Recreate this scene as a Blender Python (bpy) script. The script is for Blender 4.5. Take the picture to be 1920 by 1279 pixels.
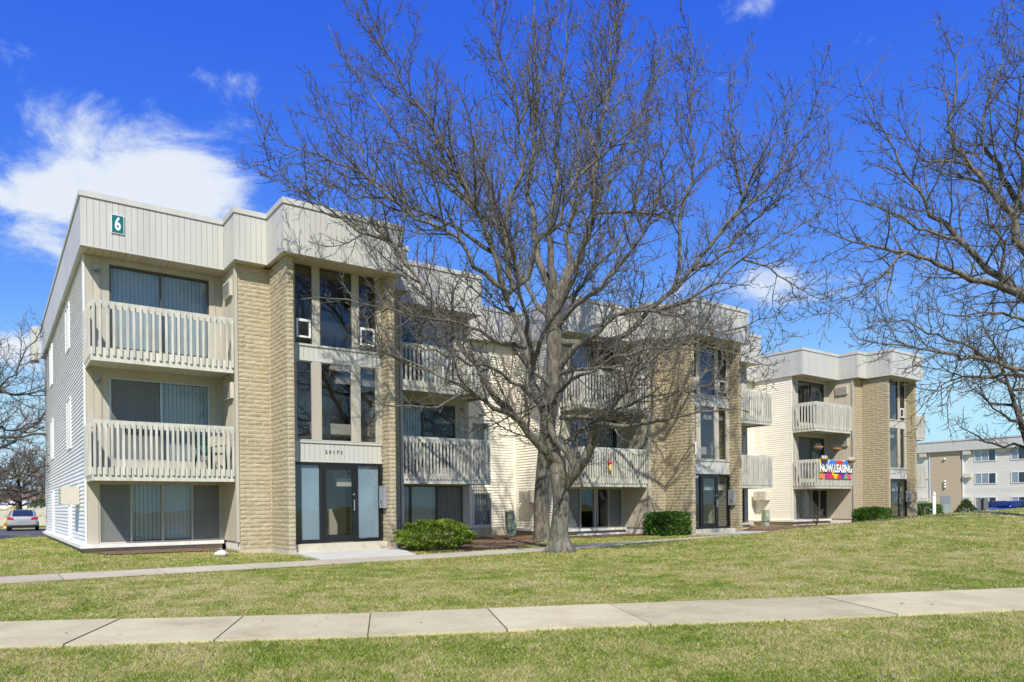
import bpy, bmesh, math, random
import numpy as np
from mathutils import Vector, Matrix
R = math.radians
random.seed(11); NR = np.random.default_rng(5)

for o in list(bpy.data.objects): bpy.data.objects.remove(o)
scene = bpy.context.scene
COL = scene.collection

# ------------------------------------------------------------------ camera
EYE = 1.5
F = 1348.99; CY = 946.146
camd = bpy.data.cameras.new('camera'); cam = bpy.data.objects.new('camera', camd); COL.objects.link(cam)
camd.sensor_width = 36; camd.lens = F / 1920 * 36
camd.shift_y = (CY - 639.5) / 1920
camd.clip_end = 5000
cam.location = (0, 0, EYE); cam.rotation_euler = (R(90.065), R(0.628), 0)
scene.camera = cam
scene.render.resolution_x = 1024; scene.render.resolution_y = 682

# ------------------------------------------------------------------ world, sun, exposure
LDIR = Vector((-0.03, 1.209, -1.2)).normalized()
world = bpy.data.worlds.new('World'); scene.world = world; world.use_nodes = True
W = world.node_tree; W.nodes.clear()
def wn(t, **k):
    n = W.nodes.new(t)
    for a, b in k.items(): setattr(n, a, b)
    return n
wout = wn('ShaderNodeOutputWorld'); wbg = wn('ShaderNodeBackground'); wbg.inputs[1].default_value = 0.1
W.links.new(wbg.outputs[0], wout.inputs[0])
sky = wn('ShaderNodeTexSky', sky_type='NISHITA', sun_disc=False, sun_elevation=R(44.8), sun_rotation=R(180),
         air_density=1.0, dust_density=0.0, ozone_density=1.0, altitude=150)
# clear polarised spring sky: per-channel response of the Nishita sky
def wmath(op, a, b=None, c=None):
    n = wn('ShaderNodeMath', operation=op)
    for i, x in enumerate((a, b, c)):
        if x is None: continue
        if isinstance(x, (int, float)): n.inputs[i].default_value = x
        else: W.links.new(x, n.inputs[i])
    return n.outputs[0]
sep = wn('ShaderNodeSeparateColor'); comb = wn('ShaderNodeCombineColor'); W.links.new(sky.outputs[0], sep.inputs[0])
for ch, (ex, gain, top) in enumerate(((1.8, 2.2, .50), (1.3, 1.47, .82), (.4, 1.30, 1.0))):
    x = wmath('POWER', wmath('MULTIPLY', sep.outputs[ch], .1), ex)
    W.links.new(wmath('MULTIPLY', wmath('SMOOTH_MIN', wmath('MULTIPLY', x, gain), top, .22), 7.7), comb.inputs[ch])
tc = wn('ShaderNodeTexCoord')
def wnoise(scale, detail, rough, dist=0.0):
    n = wn('ShaderNodeTexNoise'); n.inputs['Scale'].default_value = scale; n.inputs['Detail'].default_value = detail
    n.inputs['Roughness'].default_value = rough; n.inputs['Distortion'].default_value = dist
    mp = wn('ShaderNodeMapping'); mp.inputs['Scale'].default_value = (1, 1, 1.9); mp.inputs['Location'].default_value = (3.1, 0.7, 1.3)
    W.links.new(tc.outputs['Generated'], mp.inputs[0]); W.links.new(mp.outputs[0], n.inputs['Vector'])
    return n.outputs[0]
n1 = wmath('MULTIPLY_ADD', wnoise(6.5, 12, 0.64, 0.5), 2.5, -.75)
blob = None
# banks of cloud at fixed compass directions (direction, half-width sideways, half-height)
for (a, b, sw, sh, amp) in [(-0.60, 0.445, 0.30, 0.085, .62), (-0.42, 0.480, 0.09, 0.07, .40), (-0.48, 0.43, 0.14, 0.06, .42), (-0.70, 0.395, 0.14, 0.07, .34), (-0.70, 0.60, .06, .05, .22), (-0.61, 0.565, .05, .04, .20), (-0.395, 0.60, .035, .025, .09),
                            (0.37, 0.305, 0.11, 0.042, .80), (0.335, 0.692, 0.06, 0.022, .72), (0.25, .715, .06, .016, .66), (-0.70, 0.225, 0.09, 0.032, .85), (-0.72, 0.09, .2, .07, .42)]:
    c = Vector((a, 1, b)).normalized(); side = Vector((c.y, -c.x, 0)).normalized(); up = side.cross(c)
    def dot(v):
        n = wn('ShaderNodeVectorMath', operation='DOT_PRODUCT'); W.links.new(tc.outputs['Generated'], n.inputs[0]); n.inputs[1].default_value = v; return n.outputs['Value']
    k = 1 / math.sqrt(1 + a * a + b * b)
    x = wmath('DIVIDE', dot(side), sw * k); y = wmath('DIVIDE', dot(up), sh * k)
    front = wmath('GREATER_THAN', dot(c), 0.0)
    d2 = wmath('ADD', wmath('MULTIPLY', x, x), wmath('MULTIPLY', y, y))
    g = wmath('MULTIPLY', wmath('MULTIPLY', wmath('EXPONENT', wmath('MULTIPLY', d2, -0.9)), amp), front)
    blob = g if blob is None else wmath('ADD', blob, g)
dens = wmath('ADD', n1, blob)
ramp = wn('ShaderNodeMapRange', interpolation_type='SMOOTHSTEP'); ramp.inputs['From Min'].default_value = 0.80; ramp.inputs['From Max'].default_value = 1.42
W.links.new(dens, ramp.inputs['Value'])
ccol = wn('ShaderNodeMix', data_type='RGBA'); ccol.inputs[6].default_value = (4.6, 5.6, 7.1, 1); ccol.inputs[7].default_value = (6.5, 6.9, 7.4, 1)
r2 = wn('ShaderNodeMapRange'); r2.inputs['From Min'].default_value = 0.95; r2.inputs['From Max'].default_value = 1.5
W.links.new(dens, r2.inputs['Value']); W.links.new(r2.outputs[0], ccol.inputs[0])
cmix = wn('ShaderNodeMix', data_type='RGBA')
W.links.new(wmath('MULTIPLY', ramp.outputs[0], 0.93), cmix.inputs[0]); W.links.new(comb.outputs[0], cmix.inputs[6]); W.links.new(ccol.outputs[2], cmix.inputs[7])
W.links.new(cmix.outputs[2], wbg.inputs[0])

sund = bpy.data.lights.new('sun', 'SUN'); sund.energy = 4.5; sund.angle = R(0.55); sund.color = (1.0, 0.94, 0.83)
sun = bpy.data.objects.new('sun', sund); COL.objects.link(sun); sun.location = (0, -20, 30)
sun.rotation_euler = LDIR.to_track_quat('-Z', 'Y').to_euler()
vs = scene.view_settings
vs.view_transform = 'Standard'; vs.look = 'None'; vs.exposure = 0.38; vs.gamma = 1; vs.use_curve_mapping = False
scene.render.engine = 'CYCLES'
scene.cycles.max_bounces = 8; scene.cycles.transparent_max_bounces = 12; scene.cycles.caustics_reflective = False; scene.cycles.caustics_refractive = False

# ------------------------------------------------------------------ materials
MATS = {}
def new_mat(name):
    m = bpy.data.materials.new(name); m.use_nodes = True; m.node_tree.nodes.clear()
    MATS[name] = m
    return m, m.node_tree
def N(t, typ, **k):
    n = t.nodes.new(typ)
    for a, b in k.items(): setattr(n, a, b)
    return n
def noise_(t, scale, detail=4, rough=.55, coord='Object', stretch=(1, 1, 1), dist=0):
    tcn = N(t, 'ShaderNodeTexCoord'); mp = N(t, 'ShaderNodeMapping'); mp.inputs['Scale'].default_value = stretch
    n = N(t, 'ShaderNodeTexNoise'); n.inputs['Scale'].default_value = scale; n.inputs['Detail'].default_value = detail; n.inputs['Roughness'].default_value = rough
    n.inputs['Distortion'].default_value = dist
    if coord == 'World':
        g = N(t, 'ShaderNodeNewGeometry'); t.links.new(g.outputs['Position'], mp.inputs[0])
    else: t.links.new(tcn.outputs[coord], mp.inputs[0])
    t.links.new(mp.outputs[0], n.inputs['Vector'])
    return n.outputs[0]
def ramp_(t, src, stops):
    r = N(t, 'ShaderNodeValToRGB'); e = r.color_ramp.elements
    while len(e) < len(stops): e.new(0.5)
    for el, (p, c) in zip(e, stops): el.position = p; el.color = (*c, 1) if len(c) == 3 else c
    t.links.new(src, r.inputs[0]); return r.outputs[0]
def mix_(t, fac, a, b, blend='MIX'):
    m = N(t, 'ShaderNodeMix', data_type='RGBA', blend_type=blend)
    for s, x in ((m.inputs[0], fac), (m.inputs[6], a), (m.inputs[7], b)):
        if isinstance(x, (int, float)): s.default_value = x
        elif isinstance(x, tuple): s.default_value = (*x, 1) if len(x) == 3 else x
        else: t.links.new(x, s)
    return m.outputs[2]
def pbr(t, col, rough=.6, bump=None, bstr=.2, bdist=.01, spec=.4, metal=0, extra=None):
    b = N(t, 'ShaderNodeBsdfPrincipled'); o = N(t, 'ShaderNodeOutputMaterial')
    if isinstance(col, tuple): b.inputs['Base Color'].default_value = (*col, 1)
    else: t.links.new(col, b.inputs['Base Color'])
    b.inputs['Roughness'].default_value = rough; b.inputs['Specular IOR Level'].default_value = spec; b.inputs['Metallic'].default_value = metal
    if bump is not None:
        bp = N(t, 'ShaderNodeBump'); bp.inputs['Strength'].default_value = bstr; bp.inputs['Distance'].default_value = bdist
        t.links.new(bump, bp.inputs['Height']); t.links.new(bp.outputs[0], b.inputs['Normal'])
    t.links.new(b.outputs[0], o.inputs[0])
    return b
def sc(c, k): return tuple(min(1, x * k) for x in c)
def simple(name, c, rough=.6, var=.12, scale=3.0, stretch=(1, 1, 1), spec=.4, metal=0, fine=0.0, bstr=.15, objvar=.06):
    """paint-like surface: large-scale blotches, fine grain, slight piece-to-piece variation"""
    m, t = new_mat(name)
    a = noise_(t, scale, 5, .6, 'World', stretch)
    col = ramp_(t, a, [(.3, sc(c, 1 - var)), (.7, sc(c, 1 + var))])
    oi = N(t, 'ShaderNodeObjectInfo'); mr = N(t, 'ShaderNodeMapRange'); mr.inputs['To Min'].default_value = 1 - objvar; mr.inputs['To Max'].default_value = 1 + objvar
    t.links.new(oi.outputs['Random'], mr.inputs[0])
    vm = N(t, 'ShaderNodeVectorMath', operation='SCALE'); t.links.new(col, vm.inputs[0]); t.links.new(mr.outputs[0], vm.inputs['Scale'])
    bn = noise_(t, 40 if fine == 0 else fine, 4, .6, 'World', stretch)
    pbr(t, vm.outputs[0], rough, bn, bstr, .004, spec, metal)
    return m
FASCIA = simple('painted_fascia', (.505, .50, .455), .5, .07, 2.4, (1, 1, .14), objvar=.03)
TRIM = simple('tan_trim', (.43, .405, .335), .65, .10, 2.2, (1, 1, .3))
WALLP = simple('tan_panel', (.50, .45, .35), .7, .08, 2.0, (3, 3, .3))
SOFF = simple('soffit_paint', (.50, .45, .34), .6, .06, 2)
SIDW = simple('white_vinyl_siding', (.72, .715, .70), .45, .06, 1.2, (1, 1, 3), objvar=.03)
SIDC = simple('cream_vinyl_siding', (.82, .78, .66), .5, .06, 1.2, (1, 1, 3), objvar=.035)
WOOD = simple('weathered_painted_wood', (.51, .50, .435), .75, .20, 5, (2, 2, .35), fine=60, bstr=.35, objvar=.09)
CONC = simple('concrete_trim', (.50, .46, .36), .85, .12, 4, fine=70, bstr=.4)
LEDGE = simple('white_ledge', (.72, .70, .66), .7, .12, 3, fine=30, bstr=.3)
BLACK = simple('black_metal', (.012, .012, .014), .35, .1, 4, spec=.5)
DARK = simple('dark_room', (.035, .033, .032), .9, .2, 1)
ALU = simple('aluminium_frame', (.48, .49, .50), .38, .06, 3, metal=.6)
BRONZE = simple('bronze_frame', (.10, .085, .07), .4, .1, 4, metal=.3)
WHITE = simple('white_paint', (.76, .76, .74), .5, .05, 3)
INTER = simple('interior_wall', (.62, .54, .42), .8, .1, 1)
BLIND = simple('vertical_blind', (.76, .76, .72), .6, .04, 2, objvar=.03)
SCREEN = simple('insect_screen', (.20, .20, .195), .8, .1, 4)
TEAL = simple('teal_sign', (.006, .14, .135), .4, .05, 4)
GREENP = simple('green_plastic', (.006, .085, .06), .4, .1, 4)
UTIL = simple('utility_green', (.30, .36, .28), .5, .08, 3)
GREY = simple('grey_metal', (.33, .34, .35), .45, .1, 4, metal=.3)
ROOF = simple('roof_membrane', (.22, .21, .2), .9, .1, 2)
SOIL = simple('joint_soil', (.15, .12, .08), .95, .3, 8)
DIGIT = simple('digit_black', (.05, .05, .045), .6, .05, 4)
TAN2 = simple('ac_beige', (.55, .51, .42), .55, .06, 3)
YELLOW = simple('yellow_paint', (.72, .50, .12), .5, .08, 4)
REDP = simple('red_plastic', (.6, .03, .02), .4, .05, 4)
COIR = simple('coir_basket', (.33, .19, .085), .95, .3, 20, fine=90, bstr=.8)
ROCKM = simple('pale_rock', (.62, .60, .54), .9, .15, 9, fine=30, bstr=.6)
BROWNR = simple('brown_shingles', (.20, .13, .085), .9, .2, 2)

def glass_mat(name, tint, refl_tint, rough=0.0, ior=1.5):
    m, t = new_mat(name)
    lw = N(t, 'ShaderNodeFresnel'); lw.inputs[0].default_value = ior
    wav = noise_(t, 1.4, 2, .5, 'World'); bp = N(t, 'ShaderNodeBump'); bp.inputs['Strength'].default_value = .12; bp.inputs['Distance'].default_value = .02
    t.links.new(wav, bp.inputs['Height'])
    g = N(t, 'ShaderNodeBsdfGlossy'); g.inputs['Color'].default_value = (*refl_tint, 1); g.inputs['Roughness'].default_value = rough
    t.links.new(bp.outputs[0], g.inputs['Normal']); 
    tr = N(t, 'ShaderNodeBsdfTransparent'); tr.inputs['Color'].default_value = (*tint, 1)
    mx = N(t, 'ShaderNodeMixShader'); mr = N(t, 'ShaderNodeMapRange'); mr.inputs['To Min'].default_value = .03; mr.inputs['To Max'].default_value = 1
    t.links.new(lw.outputs[0], mr.inputs[0])
    gg = N(t, 'ShaderNodeNewGeometry'); fr = N(t, 'ShaderNodeMath', operation='SUBTRACT'); fr.inputs[0].default_value = 1; t.links.new(gg.outputs['Backfacing'], fr.inputs[1])
    fm = N(t, 'ShaderNodeMath', operation='MULTIPLY'); t.links.new(fr.outputs[0], fm.inputs[0]); t.links.new(mr.outputs[0], fm.inputs[1])
    t.links.new(fm.outputs[0], mx.inputs[0])      # reflect at the outer face only
    t.links.new(tr.outputs[0], mx.inputs[1]); t.links.new(g.outputs[0], mx.inputs[2])
    o = N(t, 'ShaderNodeOutputMaterial'); t.links.new(mx.outputs[0], o.inputs[0]); return m
GLASS = glass_mat('window_glass', (.80, .84, .86), (.95, .97, 1))
GLASSD = glass_mat('tinted_glass', (.78, .81, .84), (.95, .97, 1), ior=1.6)
FILM = simple('frosted_film', (.46, .53, .57), .25, .12, 1.2, spec=.6)

def screen_mat():
    m, t = new_mat('insect_mesh'); d = N(t, 'ShaderNodeBsdfDiffuse'); d.inputs[0].default_value = (.26, .265, .25, 1); tr = N(t, 'ShaderNodeBsdfTransparent')
    mx = N(t, 'ShaderNodeMixShader'); mx.inputs[0].default_value = .38; t.links.new(tr.outputs[0], mx.inputs[1]); t.links.new(d.outputs[0], mx.inputs[2])
    o = N(t, 'ShaderNodeOutputMaterial'); t.links.new(mx.outputs[0], o.inputs[0]); return m
SCREEN = screen_mat()
def block_mat():
    m, t = new_mat('split_face_block')
    a = noise_(t, 9, 6, .7, 'World'); b = noise_(t, 55, 4, .7, 'World')
    c1 = ramp_(t, a, [(.25, (.34, .28, .18)), (.5, (.48, .405, .265)), (.75, (.60, .52, .37))])
    oi = N(t, 'ShaderNodeObjectInfo')
    at = N(t, 'ShaderNodeAttribute', attribute_name='tone')
    c2 = mix_(t, .35, c1, ramp_(t, oi.outputs['Random'], [(0, (.40, .33, .22)), (1, (.60, .52, .38))]))
    pbr(t, c2, .95, b, .9, .02, .1); return m
BLOCK = block_mat()
MORTAR = simple('mortar', (.68, .65, .58), .95, .1, 12, fine=60, bstr=.4)

def lawn_mat(name, blades):
    m, t = new_mat(name)
    big = noise_(t, .35, 5, .6, 'World'); mid = noise_(t, 2.2, 5, .65, 'World'); fine = noise_(t, 38, 5, .7, 'World')
    s = N(t, 'ShaderNodeMath', operation='MULTIPLY_ADD'); t.links.new(big, s.inputs[0]); s.inputs[1].default_value = .7
    t.links.new(mid, s.inputs[2])
    s2 = N(t, 'ShaderNodeMath', operation='MULTIPLY_ADD')
    if blades:
        at = N(t, 'ShaderNodeAttribute', attribute_name='tone'); t.links.new(at.outputs['Fac'], s2.inputs[0]); s2.inputs[1].default_value = .62
    else:
        t.links.new(fine, s2.inputs[0]); s2.inputs[1].default_value = .62
    t.links.new(s.outputs[0], s2.inputs[2])
    k = N(t, 'ShaderNodeMath', operation='MULTIPLY'); k.inputs[1].default_value = .635; t.links.new(s2.outputs[0], k.inputs[0])
    if blades: stops = [(.50, (.12, .23, .018)), (.64, (.215, .31, .035)), (.74, (.36, .39, .085)), (.87, (.60, .53, .27))]
    else: stops = [(.50, (.09, .15, .018)), (.64, (.18, .22, .04)), (.74, (.30, .28, .08)), (.87, (.46, .38, .20))]
    col = ramp_(t, k.outputs[0], stops)
    if blades:
        d = N(t, 'ShaderNodeBsdfDiffuse'); t.links.new(col, d.inputs[0]); tr = N(t, 'ShaderNodeBsdfTranslucent'); t.links.new(col, tr.inputs[0])
        mx = N(t, 'ShaderNodeMixShader'); mx.inputs[0].default_value = .35; t.links.new(d.outputs[0], mx.inputs[1]); t.links.new(tr.outputs[0], mx.inputs[2])
        o = N(t, 'ShaderNodeOutputMaterial'); t.links.new(mx.outputs[0], o.inputs[0])
    else:
        pbr(t, col, .95, fine, .8, .03, .1)
    return m
LAWN = lawn_mat('lawn_ground', False); BLADE = lawn_mat('grass_blade', True)

def ground_mat(name, stops, scale, fine, bstr, rough=.9, bd=.01):
    m, t = new_mat(name); a = noise_(t, scale, 6, .7, 'World'); b = noise_(t, fine, 4, .7, 'World')
    k = N(t, 'ShaderNodeMath', operation='MULTIPLY_ADD'); t.links.new(b, k.inputs[0]); k.inputs[1].default_value = .45; t.links.new(a, k.inputs[2])
    k2 = N(t, 'ShaderNodeMath', operation='MULTIPLY'); t.links.new(k.outputs[0], k2.inputs[0]); k2.inputs[1].default_value = .69
    col = ramp_(t, k2.outputs[0], stops)
    oi = N(t, 'ShaderNodeObjectInfo'); mr = N(t, 'ShaderNodeMapRange'); mr.inputs['To Min'].default_value = .87; mr.inputs['To Max'].default_value = 1.06
    t.links.new(oi.outputs['Random'], mr.inputs[0]); vm = N(t, 'ShaderNodeVectorMath', operation='SCALE'); t.links.new(col, vm.inputs[0]); t.links.new(mr.outputs[0], vm.inputs['Scale'])
    pbr(t, vm.outputs[0], rough, b, bstr, bd, .2); return m
WALK = ground_mat('sidewalk_concrete', [(.30, (.34, .295, .175)), (.46, (.49, .435, .26)), (.56, (.55, .495, .305)), (.74, (.64, .585, .385))], 1.3, 38, .7)
WALK2 = ground_mat('path_concrete', [(.3, (.38, .345, .245)), (.5, (.48, .435, .315)), (.7, (.55, .51, .385))], 1.0, 90, .4)
SLAB = ground_mat('patio_concrete', [(.3, (.44, .43, .37)), (.5, (.53, .52, .455)), (.7, (.60, .59, .53))], .9, 90, .3)
ASPH = ground_mat('asphalt', [(.3, (.07, .07, .075)), (.6, (.11, .11, .115)), (.8, (.15, .15, .15))], .4, 60, .4)
MULCH = ground_mat('mulch', [(.3, (.13, .075, .045)), (.5, (.25, .155, .095)), (.75, (.40, .29, .19))], 9, 60, 1.0, bd=.03)

def bark_mat(name, stops, scale=14):
    m, t = new_mat(name)
    a = noise_(t, scale, 6, .65, 'World', (1, 1, .22), .6); b = noise_(t, 3, 3, .5, 'World')
    col = mix_(t, .35, ramp_(t, a, stops), ramp_(t, b, [(.35, stops[0][1]), (.7, stops[-1][1])]))
    pbr(t, col, .9, a, .9, .03, .1); return m
BARK = bark_mat('bark', [(.34, (.035, .03, .024)), (.48, (.135, .12, .095)), (.66, (.27, .25, .205))], 18)
TWIG = bark_mat('twig_bark', [(.3, (.065, .058, .048)), (.55, (.155, .14, .115)), (.75, (.27, .25, .21))], 6)
BARKD = bark_mat('dark_bark', [(.3, (.04, .033, .028)), (.55, (.085, .07, .06)), (.75, (.15, .13, .11))], 6)
def leaf_mat(name, c1, c2, c3):
    m, t = new_mat(name); at = N(t, 'ShaderNodeAttribute', attribute_name='tone')
    col = ramp_(t, at.outputs['Fac'], [(.1, c1), (.55, c2), (.95, c3)])
    b = N(t, 'ShaderNodeBsdfPrincipled'); t.links.new(col, b.inputs['Base Color']); b.inputs['Roughness'].default_value = .55; b.inputs['Specular IOR Level'].default_value = .3
    tr = N(t, 'ShaderNodeBsdfTranslucent'); t.links.new(col, tr.inputs[0])
    mx = N(t, 'ShaderNodeMixShader'); mx.inputs[0].default_value = .25; t.links.new(b.outputs[0], mx.inputs[1]); t.links.new(tr.outputs[0], mx.inputs[2])
    o = N(t, 'ShaderNodeOutputMaterial'); t.links.new(mx.outputs[0], o.inputs[0]); return m
YEW = leaf_mat('yew_leaf', (.075, .14, .016), (.21, .31, .035), (.38, .43, .07))
HEDGE = leaf_mat('hedge_leaf', (.025, .07, .012), (.075, .165, .022), (.16, .27, .05))
CONIF = leaf_mat('conifer_leaf', (.03, .06, .012), (.08, .13, .025), (.25, .16, .05))
def flat(name, c, rough=.5): 
    m, t = new_mat(name); pbr(t, c, rough, None); return m

# ------------------------------------------------------------------ object helpers
def link(o, parent=None):
    COL.objects.link(o)
    if parent is not None: o.parent = parent
    return o
def tag(o, label=None, cat=None, group=None, kind=None):
    if label: o['label'] = label
    if cat: o['category'] = cat
    if group: o['group'] = group
    if kind: o['kind'] = kind
    return o
def empty(name, loc=(0, 0, 0), rz=0):
    o = bpy.data.objects.new(name, None); o.location = loc; o.rotation_euler = (0, 0, rz); return link(o)
class MB:
    """collects faces into one mesh"""
    def __init__(s): s.v = []; s.f = []; s.m = []
    def box(s, lo, hi, m=0):
        lo, hi = [min(a, b) for a, b in zip(lo, hi)], [max(a, b) for a, b in zip(lo, hi)]
        b = len(s.v)
        for z in (lo[2], hi[2]):
            for y in (lo[1], hi[1]):
                for x in (lo[0], hi[0]): s.v.append((x, y, z))
        for f in ((0, 2, 3, 1), (4, 5, 7, 6), (0, 1, 5, 4), (2, 6, 7, 3), (0, 4, 6, 2), (1, 3, 7, 5)):
            s.f.append(tuple(b + i for i in f)); s.m.append(m)
        return s
    def hexa(s, pts, m=0):
        b = len(s.v); s.v += [tuple(p) for p in pts]
        for f in ((0, 3, 2, 1), (4, 5, 6, 7), (0, 1, 5, 4), (1, 2, 6, 5), (2, 3, 7, 6), (3, 0, 4, 7)):
            s.f.append(tuple(b + i for i in f)); s.m.append(m)
        return s
    def bar(s, a, b_, w, h=None, m=0):
        a = Vector(a); b_ = Vector(b_); h = h or w; d = (b_ - a).normalized()
        x = d.cross(Vector((0, 0, 1)));  x = Vector((1, 0, 0)) if x.length < 1e-4 else x.normalized(); y = x.cross(d)
        p = [q + x * (sx * w / 2) + y * (sy * h / 2) for q in (a, b_) for sx, sy in ((-1, -1), (1, -1), (1, 1), (-1, 1))]
        return s.hexa(p, m)
    def tube(s, pts, rad, k=8, m=0, cap=True):
        pts = [Vector(p) for p in pts]; rad = rad if isinstance(rad, (list, tuple)) else [rad] * len(pts)
        base = len(s.v); ref = Vector((.31, .87, .38)).normalized()
        for i, p in enumerate(pts):
            d = (pts[min(i + 1, len(pts) - 1)] - pts[max(i - 1, 0)]).normalized()
            x = d.cross(ref);  x = d.cross(Vector((1, 0, 0))) if x.length < .1 else x
            x.normalize(); y = d.cross(x)
            for j in range(k):
                a = 2 * math.pi * j / k; s.v.append(tuple(p + x * math.cos(a) * rad[i] + y * math.sin(a) * rad[i]))
        for i in range(len(pts) - 1):
            for j in range(k):
                j2 = (j + 1) % k; s.f.append((base + i * k + j, base + i * k + j2, base + (i + 1) * k + j2, base + (i + 1) * k + j)); s.m.append(m)
        if cap:
            s.f.append(tuple(base + j for j in range(k))[::-1]); s.m.append(m)
            s.f.append(tuple(base + (len(pts) - 1) * k + j for j in range(k))); s.m.append(m)
        return s
    def lathe(s, c, prof, k=14, m=0):
        return s.tube_rings(c, prof, k, m)
    def tube_rings(s, c, prof, k, m):
        base = len(s.v)
        for r, z in prof:
            for j in range(k):
                a = 2 * math.pi * j / k; s.v.append((c[0] + r * math.cos(a), c[1] + r * math.sin(a), c[2] + z))
        for i in range(len(prof) - 1):
            for j in range(k):
                j2 = (j + 1) % k; s.f.append((base + i * k + j, base + i * k + j2, base + (i + 1) * k + j2, base + (i + 1) * k + j)); s.m.append(m)
        s.f.append(tuple(base + j for j in range(k))[::-1]); s.m.append(m)
        s.f.append(tuple(base + (len(prof) - 1) * k + j for j in range(k))); s.m.append(m)
        return s
    def quad(s, *p, m=0):
        b = len(s.v); s.v += [tuple(q) for q in p]; s.f.append(tuple(range(b, b + len(p)))); s.m.append(m); return s
    def build(s, name, mat, parent=None, smooth=False, loc=None):
        me = bpy.data.meshes.new(name); me.from_pydata(s.v, [], s.f)
        mats = mat if isinstance(mat, (list, tuple)) else [mat]
        for x in mats: me.materials.append(x)
        if len(mats) > 1: me.polygons.foreach_set('material_index', s.m)
        if smooth: me.polygons.foreach_set('use_smooth', [True] * len(me.polygons))
        me.update()
        o = bpy.data.objects.new(name, me)
        if loc: o.location = loc
        return link(o, parent)
CACHE = {}
def box(name, parent, mat, lo, hi):
    """one box piece; equal boxes share mesh data"""
    lo, hi = [min(a, b) for a, b in zip(lo, hi)], [max(a, b) for a, b in zip(lo, hi)]
    dim = tuple(round(b - a, 4) for a, b in zip(lo, hi)); key = (name, dim, mat.name)
    if key not in CACHE:
        me = bpy.data.meshes.new(name); t = MB().box([-d / 2 for d in dim], [d / 2 for d in dim])
        me.from_pydata(t.v, [], t.f); me.materials.append(mat); me.update(); CACHE[key] = me
    o = bpy.data.objects.new(name, CACHE[key]); o.location = [(a + b) / 2 for a, b in zip(lo, hi)]
    return link(o, parent)
def mesh_arrays(name, verts, faces, mat, parent=None, tone=None, smooth=False):
    """fast mesh from numpy; faces (M,3) or (M,4)"""
    me = bpy.data.meshes.new(name); nv, nf, k = len(verts), len(faces), faces.shape[1]
    me.vertices.add(nv); me.vertices.foreach_set('co', np.ascontiguousarray(verts, dtype=np.float32).ravel())
    me.loops.add(nf * k); me.loops.foreach_set('vertex_index', np.ascontiguousarray(faces, dtype=np.int32).ravel())
    me.polygons.add(nf); me.polygons.foreach_set('loop_start', np.arange(0, nf * k, k, dtype=np.int32))
    if smooth: me.polygons.foreach_set('use_smooth', np.ones(nf, dtype=bool))
    if tone is not None:
        a = me.attributes.new('tone', 'FLOAT', 'POINT'); a.data.foreach_set('value', np.ascontiguousarray(tone, dtype=np.float32))
    me.materials.append(mat); me.update(calc_edges=True)
    return link(bpy.data.objects.new(name, me), parent)
def text_mesh(name, body, size, mat, parent, loc, rot=(R(90), 0, 0), sx=1.0, extrude=.004, bold=0.0, space=1.0):
    cu = bpy.data.curves.new(name, 'FONT'); cu.body = body; cu.size = size; cu.extrude = extrude; cu.align_x = 'CENTER'; cu.align_y = 'CENTER'; cu.offset = bold
    cu.space_character = space; cu.resolution_u = 3
    t = bpy.data.objects.new(name, cu); COL.objects.link(t)
    bpy.context.view_layer.update()
    me = bpy.data.meshes.new_from_object(t.evaluated_get(bpy.context.evaluated_depsgraph_get()))
    bpy.data.objects.remove(t)
    me.materials.clear(); me.materials.append(mat)
    o = bpy.data.objects.new(name, me); o.location = loc; o.rotation_euler = rot; o.scale = (sx, 1, 1)
    return link(o, parent)

YAW = R(36.0); CU, SU = math.cos(YAW), math.sin(YAW); C0 = (-9.989, 16.883)
def uv2w(u, v): return (C0[0] + u * CU - v * SU, C0[1] + u * SU + v * CU)
def w2uv(x, y):
    dx, dy = x - C0[0], y - C0[1]; return dx * CU + dy * SU, -dx * SU + dy * CU
def at(px, py, Y):
    """world point seen at that place in the photograph at distance Y"""
    x, y = px - 960, py - CY; a = R(.628); x, y = math.cos(a) * x - math.sin(a) * y, math.sin(a) * x + math.cos(a) * y
    return Vector((x / F * Y, Y, EYE - y / F * Y))
ZB = EYE - .811       # building datum
UNIT = [(0, 0, 0), (14.357, -.139, -.049), (28.999, .243, -.025)]

# ------------------------------------------------------------------ ground
def gz(x, y):
    x = np.asarray(x, float); y = np.asarray(y, float)
    g = np.interp(y, [-60, 0, 4, 5.5, 6.5, 8.5, 10, 12, 14, 17, 30], [-.1, .03, .135, .195, .236, .252, .295, .338, .362, .375, .375])
    g = g - np.where(x < -1.6, .016, .004) * (x + 1.6) * np.interp(y, [10, 17], [1, 0]) * np.clip(1 - np.abs(x) / 30, 0, 1)
    wr = np.clip((x + 5) / 5, 0, 1)
    g = g + (1 - wr) * np.interp(y, [25, 50], [0, -.265]) + wr * np.interp(y, [44, 54], [0, -.34])
    u, v = w2uv(x, y)
    mu = np.interp(u, [7, 10, 13, 16.4, 21, 25, 29.5, 45, 70], [0, .07, .26, .47, .66, .76, .83, .85, 0])
    dv = v + 9.5; bump = np.exp(-.5 * np.where(dv > 0, dv / 2.3, dv / 3.5) ** 2)
    ss = lambda a, lo, hi: np.clip((a - lo) / (hi - lo), 0, 1) ** 2 * (3 - 2 * np.clip((a - lo) / (hi - lo), 0, 1))
    g = g + .12 * ss(v, -3.0, -1.0) * ss(u, -3.5, -.6) * ss(-u, -3.6, -2.4) * np.where(v > 16, 0, 1)
    return g + mu * bump
def axis(segs):
    out = []
    for a, b, s in segs: out += list(np.arange(a, b, s))
    return np.array(out + [segs[-1][1]])
xs = axis([(-900, -120, 130), (-120, -30, 10), (-30, -14, 2), (-14, 30, .35), (30, 60, 3), (60, 140, 10), (140, 900, 95)])
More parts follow.
